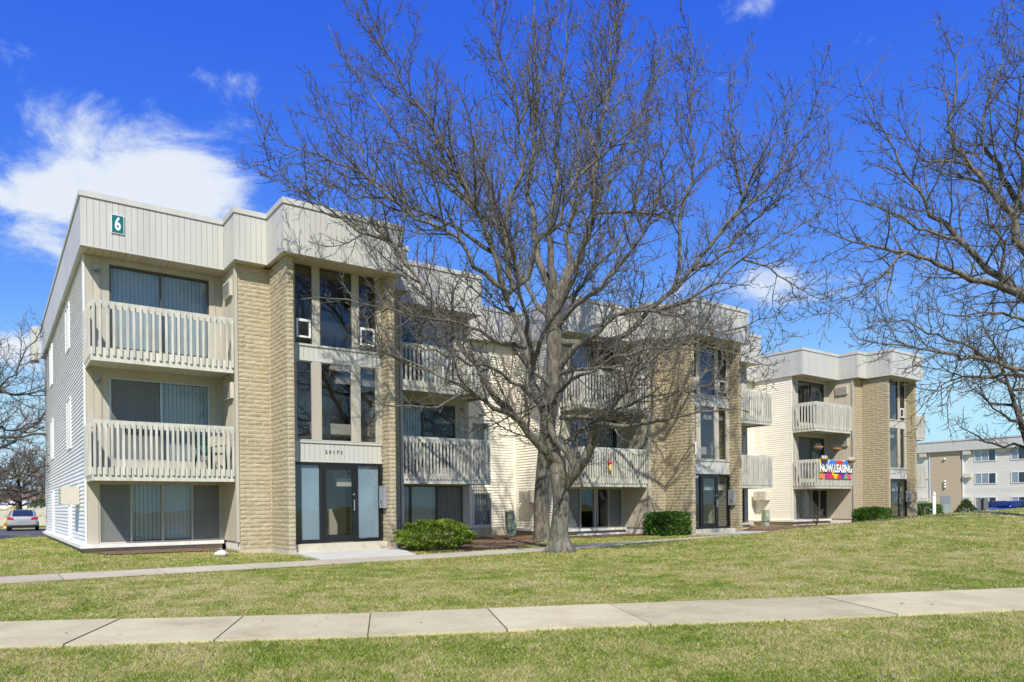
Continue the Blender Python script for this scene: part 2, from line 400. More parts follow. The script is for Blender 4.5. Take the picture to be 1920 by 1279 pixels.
ys = axis([(-300, -20, 40), (-20, 2, 2), (2, 34, .35), (34, 60, 2), (60, 140, 8), (140, 1200, 106)])
GX, GY = np.meshgrid(xs, ys); GZ = gz(GX, GY)
vv = np.stack([GX, GY, GZ], -1).reshape(-1, 3); nx = len(xs)
ii = np.arange(len(ys) - 1)[:, None] * nx + np.arange(nx - 1)[None, :]
ff = np.stack([ii, ii + 1, ii + nx + 1, ii + nx], -1).reshape(-1, 4)
ground = mesh_arrays('ground', vv, ff, LAWN, smooth=True); tag(ground, kind='structure')

def sheet(name, mat, pts, lift, parent=None, kind=None, rings=4, jit=0.0):
    """flat sheet following the ground: outline fan with inner rings"""
    pts = [Vector((p[0], p[1])) for p in pts]; out = []
    for a, b in zip(pts, pts[1:] + pts[:1]):
        n = max(1, int((b - a).length / .5))
        for i in range(n): out.append(a.lerp(b, i / n))
    if jit: out = [p + Vector((random.uniform(-jit, jit), random.uniform(-jit, jit))) for p in out]
    c = sum(out, Vector((0, 0))) / len(out); m = MB(); n = len(out)
    for r in range(rings + 1):
        for p in out:
            q = c.lerp(p, 1 - r / (rings + 1)); m.v.append((q.x, q.y, float(gz(q.x, q.y)) + lift))
    m.v.append((c.x, c.y, float(gz(c.x, c.y)) + lift))
    for r in range(rings):
        for j in range(n):
            k = (j + 1) % n; m.f.append((r * n + j, r * n + k, (r + 1) * n + k, (r + 1) * n + j)); m.m.append(0)
    for j in range(n): m.f.append((rings * n + j, rings * n + (j + 1) % n, (rings + 1) * n)); m.m.append(0)
    o = m.build(name, mat, parent, True)
    if kind: tag(o, kind=kind)
    return o
def slab_hexa(cor, top, bot):
    """slab piece with four corners, top following the ground"""
    z = [float(gz(*c)) for c in cor]
    return MB().hexa([(c[0], c[1], q + bot) for c, q in zip(cor, z)] + [(c[0], c[1], q + top) for c, q in zip(cor, z)])

# front sidewalk: slabs with soil joints
TA = math.tan(R(10)); SWA, SWB = 8.6, 7.18
m = MB()
for k in range(-24, 28):
    a, b = k * .7, (k + 1) * .7
    q = [(a, SWB + TA * a), (b, SWB + TA * b), (b, SWA + TA * b), (a, SWA + TA * a)]
    m.quad(*[(x, y, float(gz(x, y)) + .008) for x, y in q])
sidewalk = m.build('sidewalk', SOIL); tag(sidewalk, kind='structure')
jd = Vector((-math.sin(R(10)), math.cos(R(10)))); wd = Vector((math.cos(R(10)), math.sin(R(10))))
o0 = Vector((-1.645, SWA + TA * -1.645))
joint = [-9.6, -8.2, -6.75, -5.4, -4.0, -2.68, -1.40, 0, 1.36, 2.86, 4.37, 5.72, 7.2, 8.6, 10.0, 11.4, 12.8]
for i, (a, b) in enumerate(zip(joint, joint[1:])):
    g = .008
    A = o0 + wd * (a + g); B = o0 + wd * (b - g); w = 1.40
    tl = [random.uniform(-.005, .005) for _ in range(2)]
    z = slab_hexa([tuple(A - jd * w), tuple(B - jd * w), tuple(B), tuple(A)], .03 + tl[0], -.1)
    z.build('slab', WALK, sidewalk)
# building path parallel to the facade
m = MB()
for k in range(-14, 42):
    q = [uv2w(k, -6.05), uv2w(k + 1, -6.05), uv2w(k + 1, -5.0), uv2w(k, -5.0)]
    m.quad(*[(x, y, float(gz(x, y)) + .008) for x, y in q])
path = m.build('path', SOIL); tag(path, kind='structure')
for k in range(-9, 27):
    a, b = k * 1.5 + .6, k * 1.5 + 2.1
    slab_hexa([uv2w(a + .01, -6.04), uv2w(b - .01, -6.04), uv2w(b - .01, -5.01), uv2w(a + .01, -5.01)], .028, -.1).build('slab', WALK2, path)
for k, (du, dv, dz) in enumerate(UNIT):
    p = slab_hexa([uv2w(3.75 + du, -4.99 + dv * 0), uv2w(6.0 + du, -4.99), uv2w(6.9 + du, -2.3 + dv), uv2w(4.1 + du, -2.3 + dv)], .045, -.1).build('pavement', SLAB)
    tag(p, kind='structure')
    BEDS = [[(.2, -1.35), (3.1, -1.45), (3.1, .05), (-.05, .05)], [(6.95, -4.2), (9.2, -4.3), (11.4, -2.6), (14.3, -.7), (14.25, 2.45), (10.6, 2.45), (10.6, -.2), (7.0, -1.4)]]
    for bi, bed in enumerate(BEDS):
        if k == 2 and bi == 1: bed = [(6.95, -4.2), (9.2, -4.3), (11.0, -2.6), (10.6, -.2), (7.0, -1.4)]
        s = sheet('mulch_bed', MULCH, [uv2w(a + du, b + dv) for a, b in bed], .02, jit=.09); tag(s, kind='structure')
lot = sheet('parking_lot', ASPH, [(-18.9, 26.5), (-21.9, 33.7), (-23.5, 40), (-22, 50), (-26, 53.5), (-75, 57), (-75, 27)], .02, kind='structure', rings=3)
lot2 = sheet('parking_lot', ASPH, [(27, 49), (75, 40), (90, 60), (50, 78), (33, 60)], .02, kind='structure', rings=3)

# ------------------------------------------------------------------ the apartment building sections
D2, D3, ZF, ZT = 1.464, 4.134, 6.824, 8.074
WID = 10.66; O1, P1, P2, P3 = .122, .636, 1.613, 2.83
A1, A2 = 2.985, 3.766; B0, Q1, B1, Q2, B2 = 3.127, 1.294, 3.913, 2.566, 4.082
VC = 2.508
def wall_open(m, plane, a0, a1, z0, z1, t0, t1, holes):
    """wall slab with rectangular holes: plane 'v' spans u=a0..a1, plane 'u' spans v=a0..a1; thickness t0..t1"""
    za = sorted({z0, z1} | {h[2] for h in holes} | {h[3] for h in holes})
    for q0, q1 in zip(za, za[1:]):
        cuts = [a0]
        for h in sorted(h for h in holes if h[2] <= q0 + 1e-6 and h[3] >= q1 - 1e-6): cuts += [h[0], h[1]]
        cuts.append(a1)
        for x0, x1 in zip(cuts[::2], cuts[1::2]):
            if x1 - x0 < 1e-4: continue
            if plane == 'v': m.box((x0, t0, q0), (x1, t1, q1))
            else: m.box((t0, x0, q0), (t1, x1, q1))
BOARD = {}
def board(parent, mat, axis_, a0, a1, face, z, pitch=.0993):
    """one lap-siding board. axis 'v': runs along v on a wall facing -u; axis 'u': runs along u on a wall facing -v"""
    key = (axis_, round(a1 - a0, 3), mat.name)
    if key not in BOARD:
        L = a1 - a0; pr = [(-.030, 0), (-.030, .008), (-.004, pitch + .012), (.004, pitch + .012), (.004, 0)]
        b = MB(); n = len(pr)
        for s in (0, L):
            for d, zz in pr: b.v.append((d, s, zz) if axis_ == 'v' else (s, d, zz))
        for i in range(n): b.f.append((i, (i + 1) % n, n + (i + 1) % n, n + i)); b.m.append(0)
        b.f += [tuple(range(n)), tuple(range(2 * n - 1, n - 1, -1))]; b.m += [0, 0]
        me = bpy.data.meshes.new('siding_board'); me.from_pydata(b.v, [], b.f); me.materials.append(mat)
        bm = bmesh.new(); bm.from_mesh(me); bmesh.ops.recalc_face_normals(bm, faces=bm.faces); bm.to_mesh(me); bm.free(); BOARD[key] = me
    o = bpy.data.objects.new('siding_board', BOARD[key]); o.location = (face, a0, z) if axis_ == 'v' else (a0, face, z)
    return link(o, parent)
BLKS = {}
def block_mesh(lu, lv, h, rng, faces):
    """split-face block: rough grid on the outward faces"""
    key = (round(lu, 3), round(lv, 3), faces, rng)
    if key in BLKS: return BLKS[key]
    rr = random.Random(hash((round(lu * 1000), round(lv * 1000), faces, rng)) & 0xffff)
    b = MB(); e = .012
    def face(org, ax, L, nrm):
        nL = 4 if L > .3 else (3 if L > .15 else 2)
        base = len(b.v)
        for j in range(3):
            for i in range(nL + 1):
                s, t = i / nL, j / 2; edge = (i in (0, nL)) + (j in (0, 2))
                d = (0.0 if edge else rr.uniform(.004, .017)) + (rr.uniform(.0, .007) if edge == 1 else 0)
                b.v.append((org[0] + ax[0] * L * s + nrm[0] * d, org[1] + ax[1] * L * s + nrm[1] * d, h * t))
        for j in range(2):
            for i in range(nL):
                q = base + j * (nL + 1) + i; b.f.append((q, q + 1, q + nL + 2, q + nL + 1)); b.m.append(0)
    if 'f' in faces: face((0, 0), (1, 0), lu, (0, -1))           # facing -v
    if 'l' in faces: face((0, lv), (0, -1), lv, (-1, 0))         # facing -u
    if 'r' in faces: face((lu, 0), (0, 1), lv, (1, 0))           # facing +u
    base = len(b.v); 
    b.box((0.001, 0.001, 0), (lu - .001, lv - .001, h))
    me = bpy.data.meshes.new('block'); me.from_pydata(b.v, [], b.f); me.materials.append(BLOCK); me.update()
    BLKS[key] = me; return me

def unit(k, du, dv, dz):
    root = empty('apartment_building', (*uv2w(du, dv), ZB + dz), YAW)
    first, last = k == 0, k == 2
    GL = 14.4
    sid = SIDW if first else SIDC
    rng = random.Random(40 + k)
    mir = lambda u: WID - u
    # ---- window helper on a wall facing -v (plane v) ; panes list of (u0,u1)
    def window_v(u0, u1, z0, z1, v, cuts, frame, blinds, glassm=GLASS, fw=.04):
        w = MB(); w.box((u0, v - .02, z0), (u1, v + .05, z0 + fw)); w.box((u0, v - .02, z1 - fw), (u1, v + .05, z1))
        c = [u0] + list(cuts) + [u1]
        for i, x in enumerate(c):
            a = x if i == 0 else (x - fw if i == len(c) - 1 else x - fw / 2)
            w.box((a, v - .022, z0 + fw), (a + fw, v + .052, z1 - fw))
        win = w.build('window', frame, root)
        for i, (a, b) in enumerate(zip(c, c[1:])):
            box('pane', win, glassm, (a + fw * .7, v + .012, z0 + fw * .7), (b - fw * .7, v + .018, z1 - fw * .7))
            kind = blinds[i] if blinds else None
            if kind in ('b', 'h', 's'):
                bl = MB(); n = int((b - a - .03) / .085); st = (b - a - .03) / n; n2 = n if kind != 'h' else max(1, int(n * .55))
                ang = rng.uniform(.15, .5)
                for s in range(n2):
                    x = a + .02 + st * s; dd = .085 * math.sin(ang) ; bl.hexa([(x, v + .12, z0 + .06), (x + st * .98, v + .12 + dd, z0 + .06), (x + st * .98, v + .122 + dd, z0 + .06), (x, v + .122, z0 + .06),
                             (x, v + .12, z1 - .03), (x + st * .98, v + .12 + dd, z1 - .03), (x + st * .98, v + .122 + dd, z1 - .03), (x, v + .122, z1 - .03)])
                bl.build('blind', BLIND, win)
            if kind == 's':
                box('screen', win, SCREEN, (a + fw, v - .004, z0 + fw), (b - fw, v + .004, z1 - fw))
        return win
    # ---- two mirrored balcony bays
    for side in (0, 1):
        M = (lambda u: u) if side == 0 else mir
        lo = lambda a, b: (min(M(a), M(b)), max(M(a), M(b)))
        holes = [(*lo(.25, 3.02), 0, 1.455), (*lo(.5, 2.77), 2.0, 3.985), (*lo(.52, 2.78), 4.68, 6.685)]
        m = MB(); a, b = lo(.0, B0); wall_open(m, 'v', a, b, 0, ZF, 0, .14, holes); bw = m.build('back_wall', TRIM, root)
        # vertical battens and panel at the ends
        for (x, w_) in ((.15, .03), (.33, .02), (2.9, .03)):
            for z0, z1 in ((1.76, 4.1), (4.44, 6.8)):
                a, b = lo(x, x + w_); box('batten', bw, TRIM, (a, -.014, z0), (b, -.001, z1))
        for z0, z1 in ((1.76, 3.98), (4.44, 6.62)):
            a, b = lo(.185, .325); box('panel', bw, WALLP, (a, -.012, z0), (b, -.001, z1))
        st = {(0, 0): [('s', 'b', 'b', 's'), ('s', 'b'), ('b', 'b')], (0, 1): [('b', 'b', 's'), ('b', None), (None, 'b')],
              (1, 0): [('s', None, 'h', 's'), (None, 'b'), ('b', None)], (1, 1): [('b', None), (None, 'b'), (None, 'b')],
              (2, 0): [('b', 'b', 'h', None), ('s', 'b'), (None, 'b')], (2, 1): [('b', 'b'), ('b', None), (None, 'b')]}[(k, side)]
        g0 = holes[0]; nG = len(st[0]); cutsG = [g0[0] + (g0[1] - g0[0]) * i / nG for i in range(1, nG)]
        window_v(g0[0], g0[1], 0.0, 1.455, .04, cutsG, BRONZE if side else TRIM, st[0])
        for h, s in zip(holes[1:], st[1:]):
            window_v(h[0], h[1], h[2], h[3], .05, [(h[0] + h[1]) / 2], ALU if (k == 0 and side == 0 and h[2] < 3) else BRONZE, s)
        # side wall (brick return side) with a vertical board finish and trim post
        m = MB(); a, b = lo(B0 - .035, B0 - .001); m.box((a, -1.25, 0), (b, -.001, ZF)); sw = m.build('side_wall', WALLP, root)
        for q in range(6):
            a, b = lo(B0 - .043, B0 - .0355); box('batten', sw, WALLP, (a, -1.18 + q * .2, 1.8), (b, -1.165 + q * .2, ZF - .01))
        a, b = lo(B0 - .075, B0 - .002); box('corner_post', root, TRIM, (a, -Q1 - .03, -.02), (b, -1.2505, ZF - .003))
        for z in (3.55, 6.1):
            ac = MB(); a, b = lo(B0 - .12, B0 - .04); ac.box((a, -1.05, z), (b, -.46, z + .4)); acb = ac.build('air_conditioner', TAN2, root)
            for q in range(5):
                x0, x1 = lo(B0 - .13, B0 - .1205); box('louver', acb, GREY, (x0, -1.02, z + .05 + q * .065), (x1, -.50, z + .08 + q * .065))
        # wall lamps
        for z in (3.86, 6.47):
            a = M(.25); lm = MB().tube_rings((a, -.07, z), [(.035, .05), (.055, .045), (.055, .0)], 10, 0).box((a - .03, -.05, z + .01), (a + .03, -.0125, z + .08))
            l1 = lm.build('wall_lamp', GREY, root)
            MB().tube_rings((a, -.07, z), [(.02, -.1), (.048, -.075), (.05, -.001)], 10, 0).build('lamp_shade', GLASS, l1, True)
        # balconies
        for z, n in ((D2, 27), (D3, 23)):
            m = MB(); a, b = lo(0, B0 - .08)
            m.box((a + .01, -1.17, z + .06), (b, -.003, z + .30))
            m.box((a, -1.21, z), (b, -1.171, z + .30))
            x = lo(0, .039); m.box((x[0], -1.17, z), (x[1], -.003, z + .30))
            bal = m.build('balcony', WOOD, root)
            box('top_rail', bal, WOOD, (a, -1.21, z + 1.19), (b, -1.172, z + 1.358))
            box('top_rail', bal, WOOD, (x[0], -1.170, z + 1.19), (x[1], -.004, z + 1.356))
            x = lo(.041, .12); box('post', bal, WOOD, (x[0], -1.169, z + .301), (x[1], -1.10, z + 1.35))
            for q in range(n):
                uu = .025 + (B0 - .16) * q / (n - 1) + rng.uniform(-.006, .006)
                p0, p1 = lo(uu, uu + .05); zj = rng.uniform(-.008, .008)
                box('baluster', bal, WOOD, (p0, -1.252, z + .13 + zj), (p1, -1.2115, z + 1.30 + zj))
            for q in range(8):
                vq = -1.13 + q * .15; p0, p1 = lo(-.041, -.0015)
                box('baluster', bal, WOOD, (p0, vq - .025, z + .13), (p1, vq + .025, z + 1.30))
        # sill ledge
        a, b = lo(-.14, B0 - .08); m = MB(); m.box((a, -.16, -.085), (b, .1, -.002)); m.build('sill_ledge', LEDGE if side == 0 else CONC, root)
        a, b = lo(-.04, B0 - .1); m = MB(); m.box((a, -.05, -.7), (b, .1, -.086)); m.build('foundation', CONC, root)
    # ---- gable wall with lap siding
    m = MB(); m.box((.004, .14, -.002), (.15, GL, ZF)); gw = m.build('gable_wall', sid, root)
    lv = GL if first else VC + .3
    for i in range(69):
        board(gw, sid, 'v', .055, lv, 0, i * .0993)
    box('corner_trim', gw, sid, (-.036, -.012, 0), (.012, .054, ZF - .002))
    if first: box('corner_trim', gw, sid, (-.036, GL - .07, 0), (-.0305, GL, ZF - .002))
    m = MB(); m.box((-.14, .1005, -.085), (.1, GL + .1, -.002)); m.build('sill_ledge', LEDGE, root)
    m = MB(); m.box((-.03, .1005, -.7), (.14, GL, -.086)); m.build('foundation', CONC, root)
    wins = [(3.45, 4.55, 5.25, 6.5), (3.3, 4.4, 2.5, 3.9), (10.0, 11.1, 5.2, 6.6), (9.9, 11.0, 2.6, 4.0), (3.35, 4.15, .02, .98), (9.85, 10.7, .02, 1.5)] if first else []
    for (v0, v1, z0, z1) in wins:
        w = MB(); t = .035
        w.box((-.055, v0, z0), (.0, v0 + t, z1)); w.box((-.055, v1 - t, z0), (0, v1, z1)); w.box((-.054, v0 + t, z0), (0, v1 - t, z0 + t)); w.box((-.054, v0 + t, z1 - t), (0, v1 - t, z1))
        w.box((-.05, (v0 + v1) / 2 - .02, z0 + t), (0, (v0 + v1) / 2 + .02, z1 - t))
        win = w.build('window', WHITE, root)
        for a, b in ((v0 + t, (v0 + v1) / 2 - .02), ((v0 + v1) / 2 + .02, v1 - t)):
            box('pane', win, GLASSD, (-.036, a, z0 + t), (-.03, b, z1 - t)); box('blind', win, BLIND, (-.026, a, z0 + t), (-.022, b, z1 - t))
    # air conditioner on the gable
    m = MB(); m.box((-.42, 1.2, .95), (-.0305, 1.88, 1.40)); ac = m.build('air_conditioner', TAN2, root)
    for q in range(5): box('louver', ac, TAN2, (-.432, 1.24, .99 + q * .08), (-.4205, 1.84, 1.03 + q * .08))
    for q in range(4): box('vent_slot', ac, BLACK, (-.4235, 1.58, 1.005 + q * .09), (-.4205, 1.64, 1.045 + q * .09))
    # ---- block walls: two front panels, two wing walls
    core = MB()
    core.box((B0, -Q1 + .012, -.6), (B2 - .012, -.002, ZF)); core.box((B1 + .012, -Q2 + .012, -.6), (B2 - .014, -Q1 + .0125, ZF))
    core.box((mir(B0), -Q1 + .012, -.6), (mir(B2 - .012), -.002, ZF)); core.box((mir(B1 + .012), -Q2 + .012, -.6), (mir(B2 - .014), -Q1 + .0125, ZF))
    bwall = core.build('block_wall', MORTAR, root)
    CP = .1062; nC = 66; z00 = -.19; jt = .015
    todo = []
    for c in range(nC):
        z = z00 + c * CP; odd = c % 2
        h = CP - jt
        if z + h > ZF: h = ZF - z
        fl = [(0, .393), (.393, .786)] if not odd else [(0, .2), (.2, .59), (.59, .786)]
        if rng.random() < .12: fl = [(0, .30), (.30, .786)]
        for a, b in fl:
            todo.append((0, B0 + a + jt / 2, -Q1, b - a - jt, .10, h, z, 'f')); todo.append((1, mir(B0 + b) + jt / 2, -Q1, b - a - jt, .10, h, z, 'f'))
        wl = [(0, .42), (.42, .84), (.84, 1.262)] if not odd else [(0, .2), (.2, .63), (.63, 1.05), (1.05, 1.262)]
        for wi, u0 in ((0, B1), (1, mir(B2))):
            for a, b in wl: todo.append((wi, u0, -Q2 + a + (jt / 2 if a else 0), B2 - B1, b - a - jt, h, z, 'lr' + ('f' if a == 0 else '')))
    todo.sort(key=lambda t: (t[0], t[6]))
    stuff = MB(); cnt = 0
    for (wi, u0, v0, lu, lv_, h, z, fc) in todo:
        me = block_mesh(lu, lv_, h, rng.randrange(5), fc)
        if first and wi == 0 and cnt < 300:
            o = bpy.data.objects.new('block', me); o.location = (u0, v0, z); link(o, bwall); cnt += 1
        else:
            b0 = len(stuff.v); stuff.v += [(v.co.x + u0, v.co.y + v0, v.co.z + z) for v in me.vertices]
            for p in me.polygons: stuff.f.append(tuple(b0 + i for i in p.vertices)); stuff.m.append(0)
    s = stuff.build('block_courses', BLOCK, bwall); tag(s, kind='stuff')
    for f_ in (lambda u: u, mir):
        for (a, b, c, d) in ((B0 - .01, B1 - .022, -Q1 - .012, -.1), (B1 - .02, B2 + .01, -Q2 - .02, -Q1 - .01)):
            x0, x1 = sorted((f_(a), f_(b))); box('foundation', bwall, CONC, (x0, c, -.75), (x1, d, -.2))
    # ---- entrance wall
    VD = -2.1; E0, E1 = B2 + .002, mir(B2) - .002
    m = MB(); ms = [(E0, 4.27), (4.70, 4.90), (5.75, 5.95), (6.43, E1)]
    for z0, z1 in ((2.475, 4.46), (4.862, ZF)):
        for a, b in ms: m.box((a, VD - .045, z0), (b, VD + .06, z1))
    m.box((E0, VD, 1.955), (E1, VD + .1, 2.474)); m.box((E0, VD, 4.4605), (E1, VD + .1, 4.8615))
    ew = m.build('entrance_wall', TRIM, root)
    for z0, z1 in ((1.99, 2.42), (4.50, 4.82)):
        sp = box('spandrel', root, FASCIA, (E0, VD - .05, z0 - .045), (E1 - .02, VD - .001, z0 - .001))
        n = 19; 
        for q in range(n):
            a = E0 + (E1 - E0 - .02) * q / n; box('spandrel_panel', ew, FASCIA, (a + .004, VD - .045, z0), (a + (E1 - E0 - .02) / n - .004, VD - .002, z1))
        box('sill', ew, FASCIA, (E0, VD - .075, z1 + .001), (E1 - .01, VD - .002, z1 + .045))
    for (z0, z1) in ((2.475, 4.46), (4.862, ZF - .02)):
        for pi, (a, b) in enumerate(((4.27, 4.70), (4.90, 5.75), (5.95, 6.43))):
            m = MB(); t = .03
            m.box((a, VD - .03, z0), (a + t, VD + .03, z1)); m.box((b - t, VD - .03, z0), (b, VD + .03, z1)); m.box((a + t, VD - .03, z0), (b - t, VD + .03, z0 + t)); m.box((a + t, VD - .03, z1 - t), (b - t, VD + .03, z1))
            win = m.build('window', TRIM if z0 < 4 else BRONZE, root)
            box('pane', win, GLASSD, (a + t, VD - .003, z0 + t), (b - t, VD + .003, z1 - t))
            if z0 > 4 and pi != 1 or (k == 1 and z0 < 4 and pi == 0):
                sm = MB(); q0, q1, r0, r1 = a + .032, b - .032, z0 + .16, z0 + .62
                for bx in (((q0, r0), (q0 + .045, r1)), ((q1 - .045, r0), (q1, r1)), ((q0 + .045, r0), (q1 - .045, r0 + .045)), ((q0 + .045, r1 - .06), (q1 - .045, r1))):
                    sm.box((bx[0][0], VD - .04, bx[0][1]), (bx[1][0], VD - .006, bx[1][1]))
                sm.build('vent_sash', WHITE, win)
    # storefront
    m = MB(); zz0, zz1 = -.08, 1.945
    for a, b in ((E0, E0 + .06), (4.86, 4.93), (5.80, 5.87), (6.50, E1)): m.box((a, VD - .05, zz0), (b, VD + .03, zz1))
    for a, b in ((E0 + .06, 4.86), (4.93, 5.80), (5.87, 6.50)): m.box((a, VD - .05, zz1 - .07), (b, VD + .03, zz1))
    for a, b in ((E0 + .06, 4.86), (5.87, 6.50)): m.box((a, VD - .05, zz0), (b, VD + .03, zz0 + .07))
    sf = m.build('storefront_frame', BLACK, root)
    for a, b in ((E0 + .06, 4.86), (5.87, 6.50)): box('pane', sf, GLASS, (a, VD - .006, zz0 + .07), (b, VD, zz1 - .07))
    fl = ((4.40, 4.855), (5.875, 6.47)) if first else ()
    for a, b in fl: box('frosted_film', sf, FILM, (a, VD + .02, zz0 + .09), (b, VD + .024, zz1 - .09))
    m = MB(); a, b, t = 4.935, 5.795, .085
    m.box((a, VD - .055, zz0 + .01), (a + t, VD - .005, zz1 - .075)); m.box((b - t, VD - .055, zz0 + .01), (b, VD - .005, zz1 - .075))
    m.box((a + t, VD - .054, zz0 + .01), (b - t, VD - .006, zz0 + .2)); m.box((a + t, VD - .054, zz1 - .18), (b - t, VD - .006, zz1 - .075))
    dr = m.build('door', BLACK, root)
    box('pane', dr, GLASS, (a + t, VD - .033, zz0 + .2), (b - t, VD - .027, zz1 - .18))
    MB().bar((b - .05, VD - .10, .72), (b - .05, VD - .10, 1.0), .022).bar((b - .05, VD - .10, .74), (b - .05, VD - .05, .74), .018).bar((b - .05, VD - .10, .98), (b - .05, VD - .05, .98), .018).build('handle', ALU, dr)
    MB().tube([(b - .045, VD - .075, 1.14), (b - .045, VD - .05, 1.14)], .022, 10).build('lock', ALU, dr)
    box('door_step', root, CONC, (E0, VD - .28, -.30), (E1, VD + .1, -.085))
    # inside the stairwell
    m = MB(); m.box((E0, VD + .1, -.2), (E1, 2.2, -.09)); m.box((E0, .3, -.09), (E1, .4, ZF + .2))
    for zz in (2.75, 5.42): m.box((E0, -1.35, zz), (E1, .299, zz + .28))
    for s_ in range(8): m.box((E0 + .05, -1.75 + s_ * .25, -.088 + s_ * .17), (5.3, -1.75 + (s_ + 1) * .25, .08 + s_ * .17))
    for zz in (1.35, 4.0): m.hexa([(5.4, -1.9, zz), (E1 - .05, -1.9, zz), (E1 - .05, .25, zz + 1.35), (5.4, .25, zz + 1.35), (5.4, -1.9, zz + .2), (E1 - .05, -1.9, zz + .2), (E1 - .05, .25, zz + 1.55), (5.4, .25, zz + 1.55)])
    m.build('stair', INTER, root)
    # door-phone panel on the right wing wall
    m = MB(); m.box((mir(B2) - .11, -2.42, .78), (mir(B2) - .022, -2.14, 1.36)); ip = m.build('door_phone', GREY, root)
    box('panel', ip, ALU, (mir(B2) - .116, -2.385, .86), (mir(B2) - .1105, -2.175, 1.30)); box('keypad', ip, BLACK, (mir(B2) - .119, -2.30, .9), (mir(B2) - .1165, -2.25, .98))
    nums = ('20173', '20185', '20197')[k]
    text_mesh('house_number', nums, .125, DIGIT if first else GREY, ew, ((E0 + E1) / 2 - .10, VD - .052, 2.20), space=1.6 if first else 1.3, extrude=.006)
    # ---- fascia, cap, soffit, roof
    poly = [(-O1, GL + .15), (-O1, -P1), (A1, -P1), (A1, -P2), (A2, -P2), (A2, -P3), (mir(A2), -P3), (mir(A2), -P2), (mir(A1), -P2), (mir(A1), -P1), (WID + O1, -P1)]
    ends = (WID + O1, GL + .15) if last else (WID + O1, VC - .30)
    poly.append(ends)
    if not last: poly.append((UNIT[k + 1][0] - du - O1, VC - .30))
    n = len(poly)
    def seg(i):
        (u0, v0), (u1, v1) = poly[i], poly[i + 1]
        L = math.hypot(u1 - u0, v1 - v0); d = ((u1 - u0) / L, (v1 - v0) / L); nr = (d[1], -d[0]); return u0, v0, u1, v1, L, d, nr   # outward normal
    fa = MB(); cap = MB()
    for i in range(n - 1):
        u0, v0, u1, v1, L, d, nr = seg(i)
        t = .08; e = .0148; x0, y0, x1, y1 = u0 - nr[0] * .014 + d[0] * e, v0 - nr[1] * .014 + d[1] * e, u1 - nr[0] * .014 - d[0] * e, v1 - nr[1] * .014 - d[1] * e
        fa.box((min(x0, x1, x0 - nr[0] * t, x1 - nr[0] * t), min(y0, y1, y0 - nr[1] * t, y1 - nr[1] * t), ZF + .002), (max(x0, x1, x0 - nr[0] * t, x1 - nr[0] * t), max(y0, y1, y0 - nr[1] * t, y1 - nr[1] * t), ZT - .02))
    fas = fa.build('fascia', FASCIA, root)
    for i in range(n - 1):
        u0, v0, u1, v1, L, d, nr = seg(i)
        # cap flashing with a drip edge
        e0 = .03 if i > 0 else 0; a0 = (u0 + nr[0] * .03, v0 + nr[1] * .03); a1 = (u1 + nr[0] * .03, v1 + nr[1] * .03)
        xs_ = [a0[0], a1[0], u0 - nr[0] * .2, u1 - nr[0] * .2]; ys_ = [a0[1], a1[1], v0 - nr[1] * .2, v1 - nr[1] * .2]
        sg = .002 * (i % 3)
        if abs(d[0]) > .5: xs_ = [min(xs_) - .0295, max(xs_) + .0295]
        box('cap_flashing', root, FASCIA, (min(xs_), min(ys_), ZT - .125 - sg), (max(xs_), max(ys_), ZT + sg))
        PW = .1285; npan = max(1, round(L / PW)); far = None
        for q in range(npan):
            s0, s1 = L * q / npan + .0035, L * (q + 1) / npan - .0035
            if i == 0 and s0 < L - 4.2:      # far end of the gable fascia, too foreshortened to tell the panels apart
                if far is None: far = MB()
                tgt = far
            else: tgt = None
            p0 = (u0 + d[0] * s0, v0 + d[1] * s0); p1 = (u0 + d[0] * s1, v0 + d[1] * s1)
            aa = (min(p0[0], p1[0]) - abs(nr[0]) * .0135, min(p0[1], p1[1]) - abs(nr[1]) * .0135, ZF + .028); bb = (max(p0[0], p1[0]) + abs(nr[0]) * 0, max(p0[1], p1[1]), ZT - .13)
            if nr[0] > .5 : aa = (u0 - .0135, aa[1], aa[2]); bb = (u0, bb[1], bb[2])
            if nr[0] < -.5: aa = (u0, aa[1], aa[2]); bb = (u0 + .0135, bb[1], bb[2])
            if nr[1] < -.5: aa = (aa[0], v0, aa[2]); bb = (bb[0], v0 + .0135, bb[2])
            if tgt: tgt.box(aa, bb)
            else: box('fascia_panel', fas, FASCIA, aa, bb)
        if far is not None: tag(far.build('fascia_panels', FASCIA, fas), kind='stuff')
        xs_ = [u0 + nr[0] * .008, u1 + nr[0] * .008, u0 - nr[0] * .0139, u1 - nr[0] * .0139]; ys_ = [v0 + nr[1] * .008, v1 + nr[1] * .008, v0 - nr[1] * .0139, v1 - nr[1] * .0139]
        if abs(d[0]) > .5: xs_ = [min(xs_) - .0075, max(xs_) + .0075]
        box('drip_trim', fas, FASCIA, (min(xs_), min(ys_), ZF - .004 - sg), (max(xs_), max(ys_), ZF + .026 + sg))
    sof = MB(); sof.box((-O1 + .09, -P1 + .09, ZF + .05), (WID + O1 - .09, GL, ZF + .08)); sof.box((A1 + .09, -P2 + .09, ZF + .05), (mir(A1) - .09, -P1 + .09, ZF + .08)); sof.box((A2 + .09, -P3 + .09, ZF + .05), (mir(A2) - .09, -P2 + .09, ZF + .08))
    if not last: sof.box((WID + O1 - .09, VC - .21, ZF + .05), (UNIT[k + 1][0] - du - O1, GL, ZF + .08))
    so = sof.build('soffit', SOFF, root)
    u = -O1 + .02
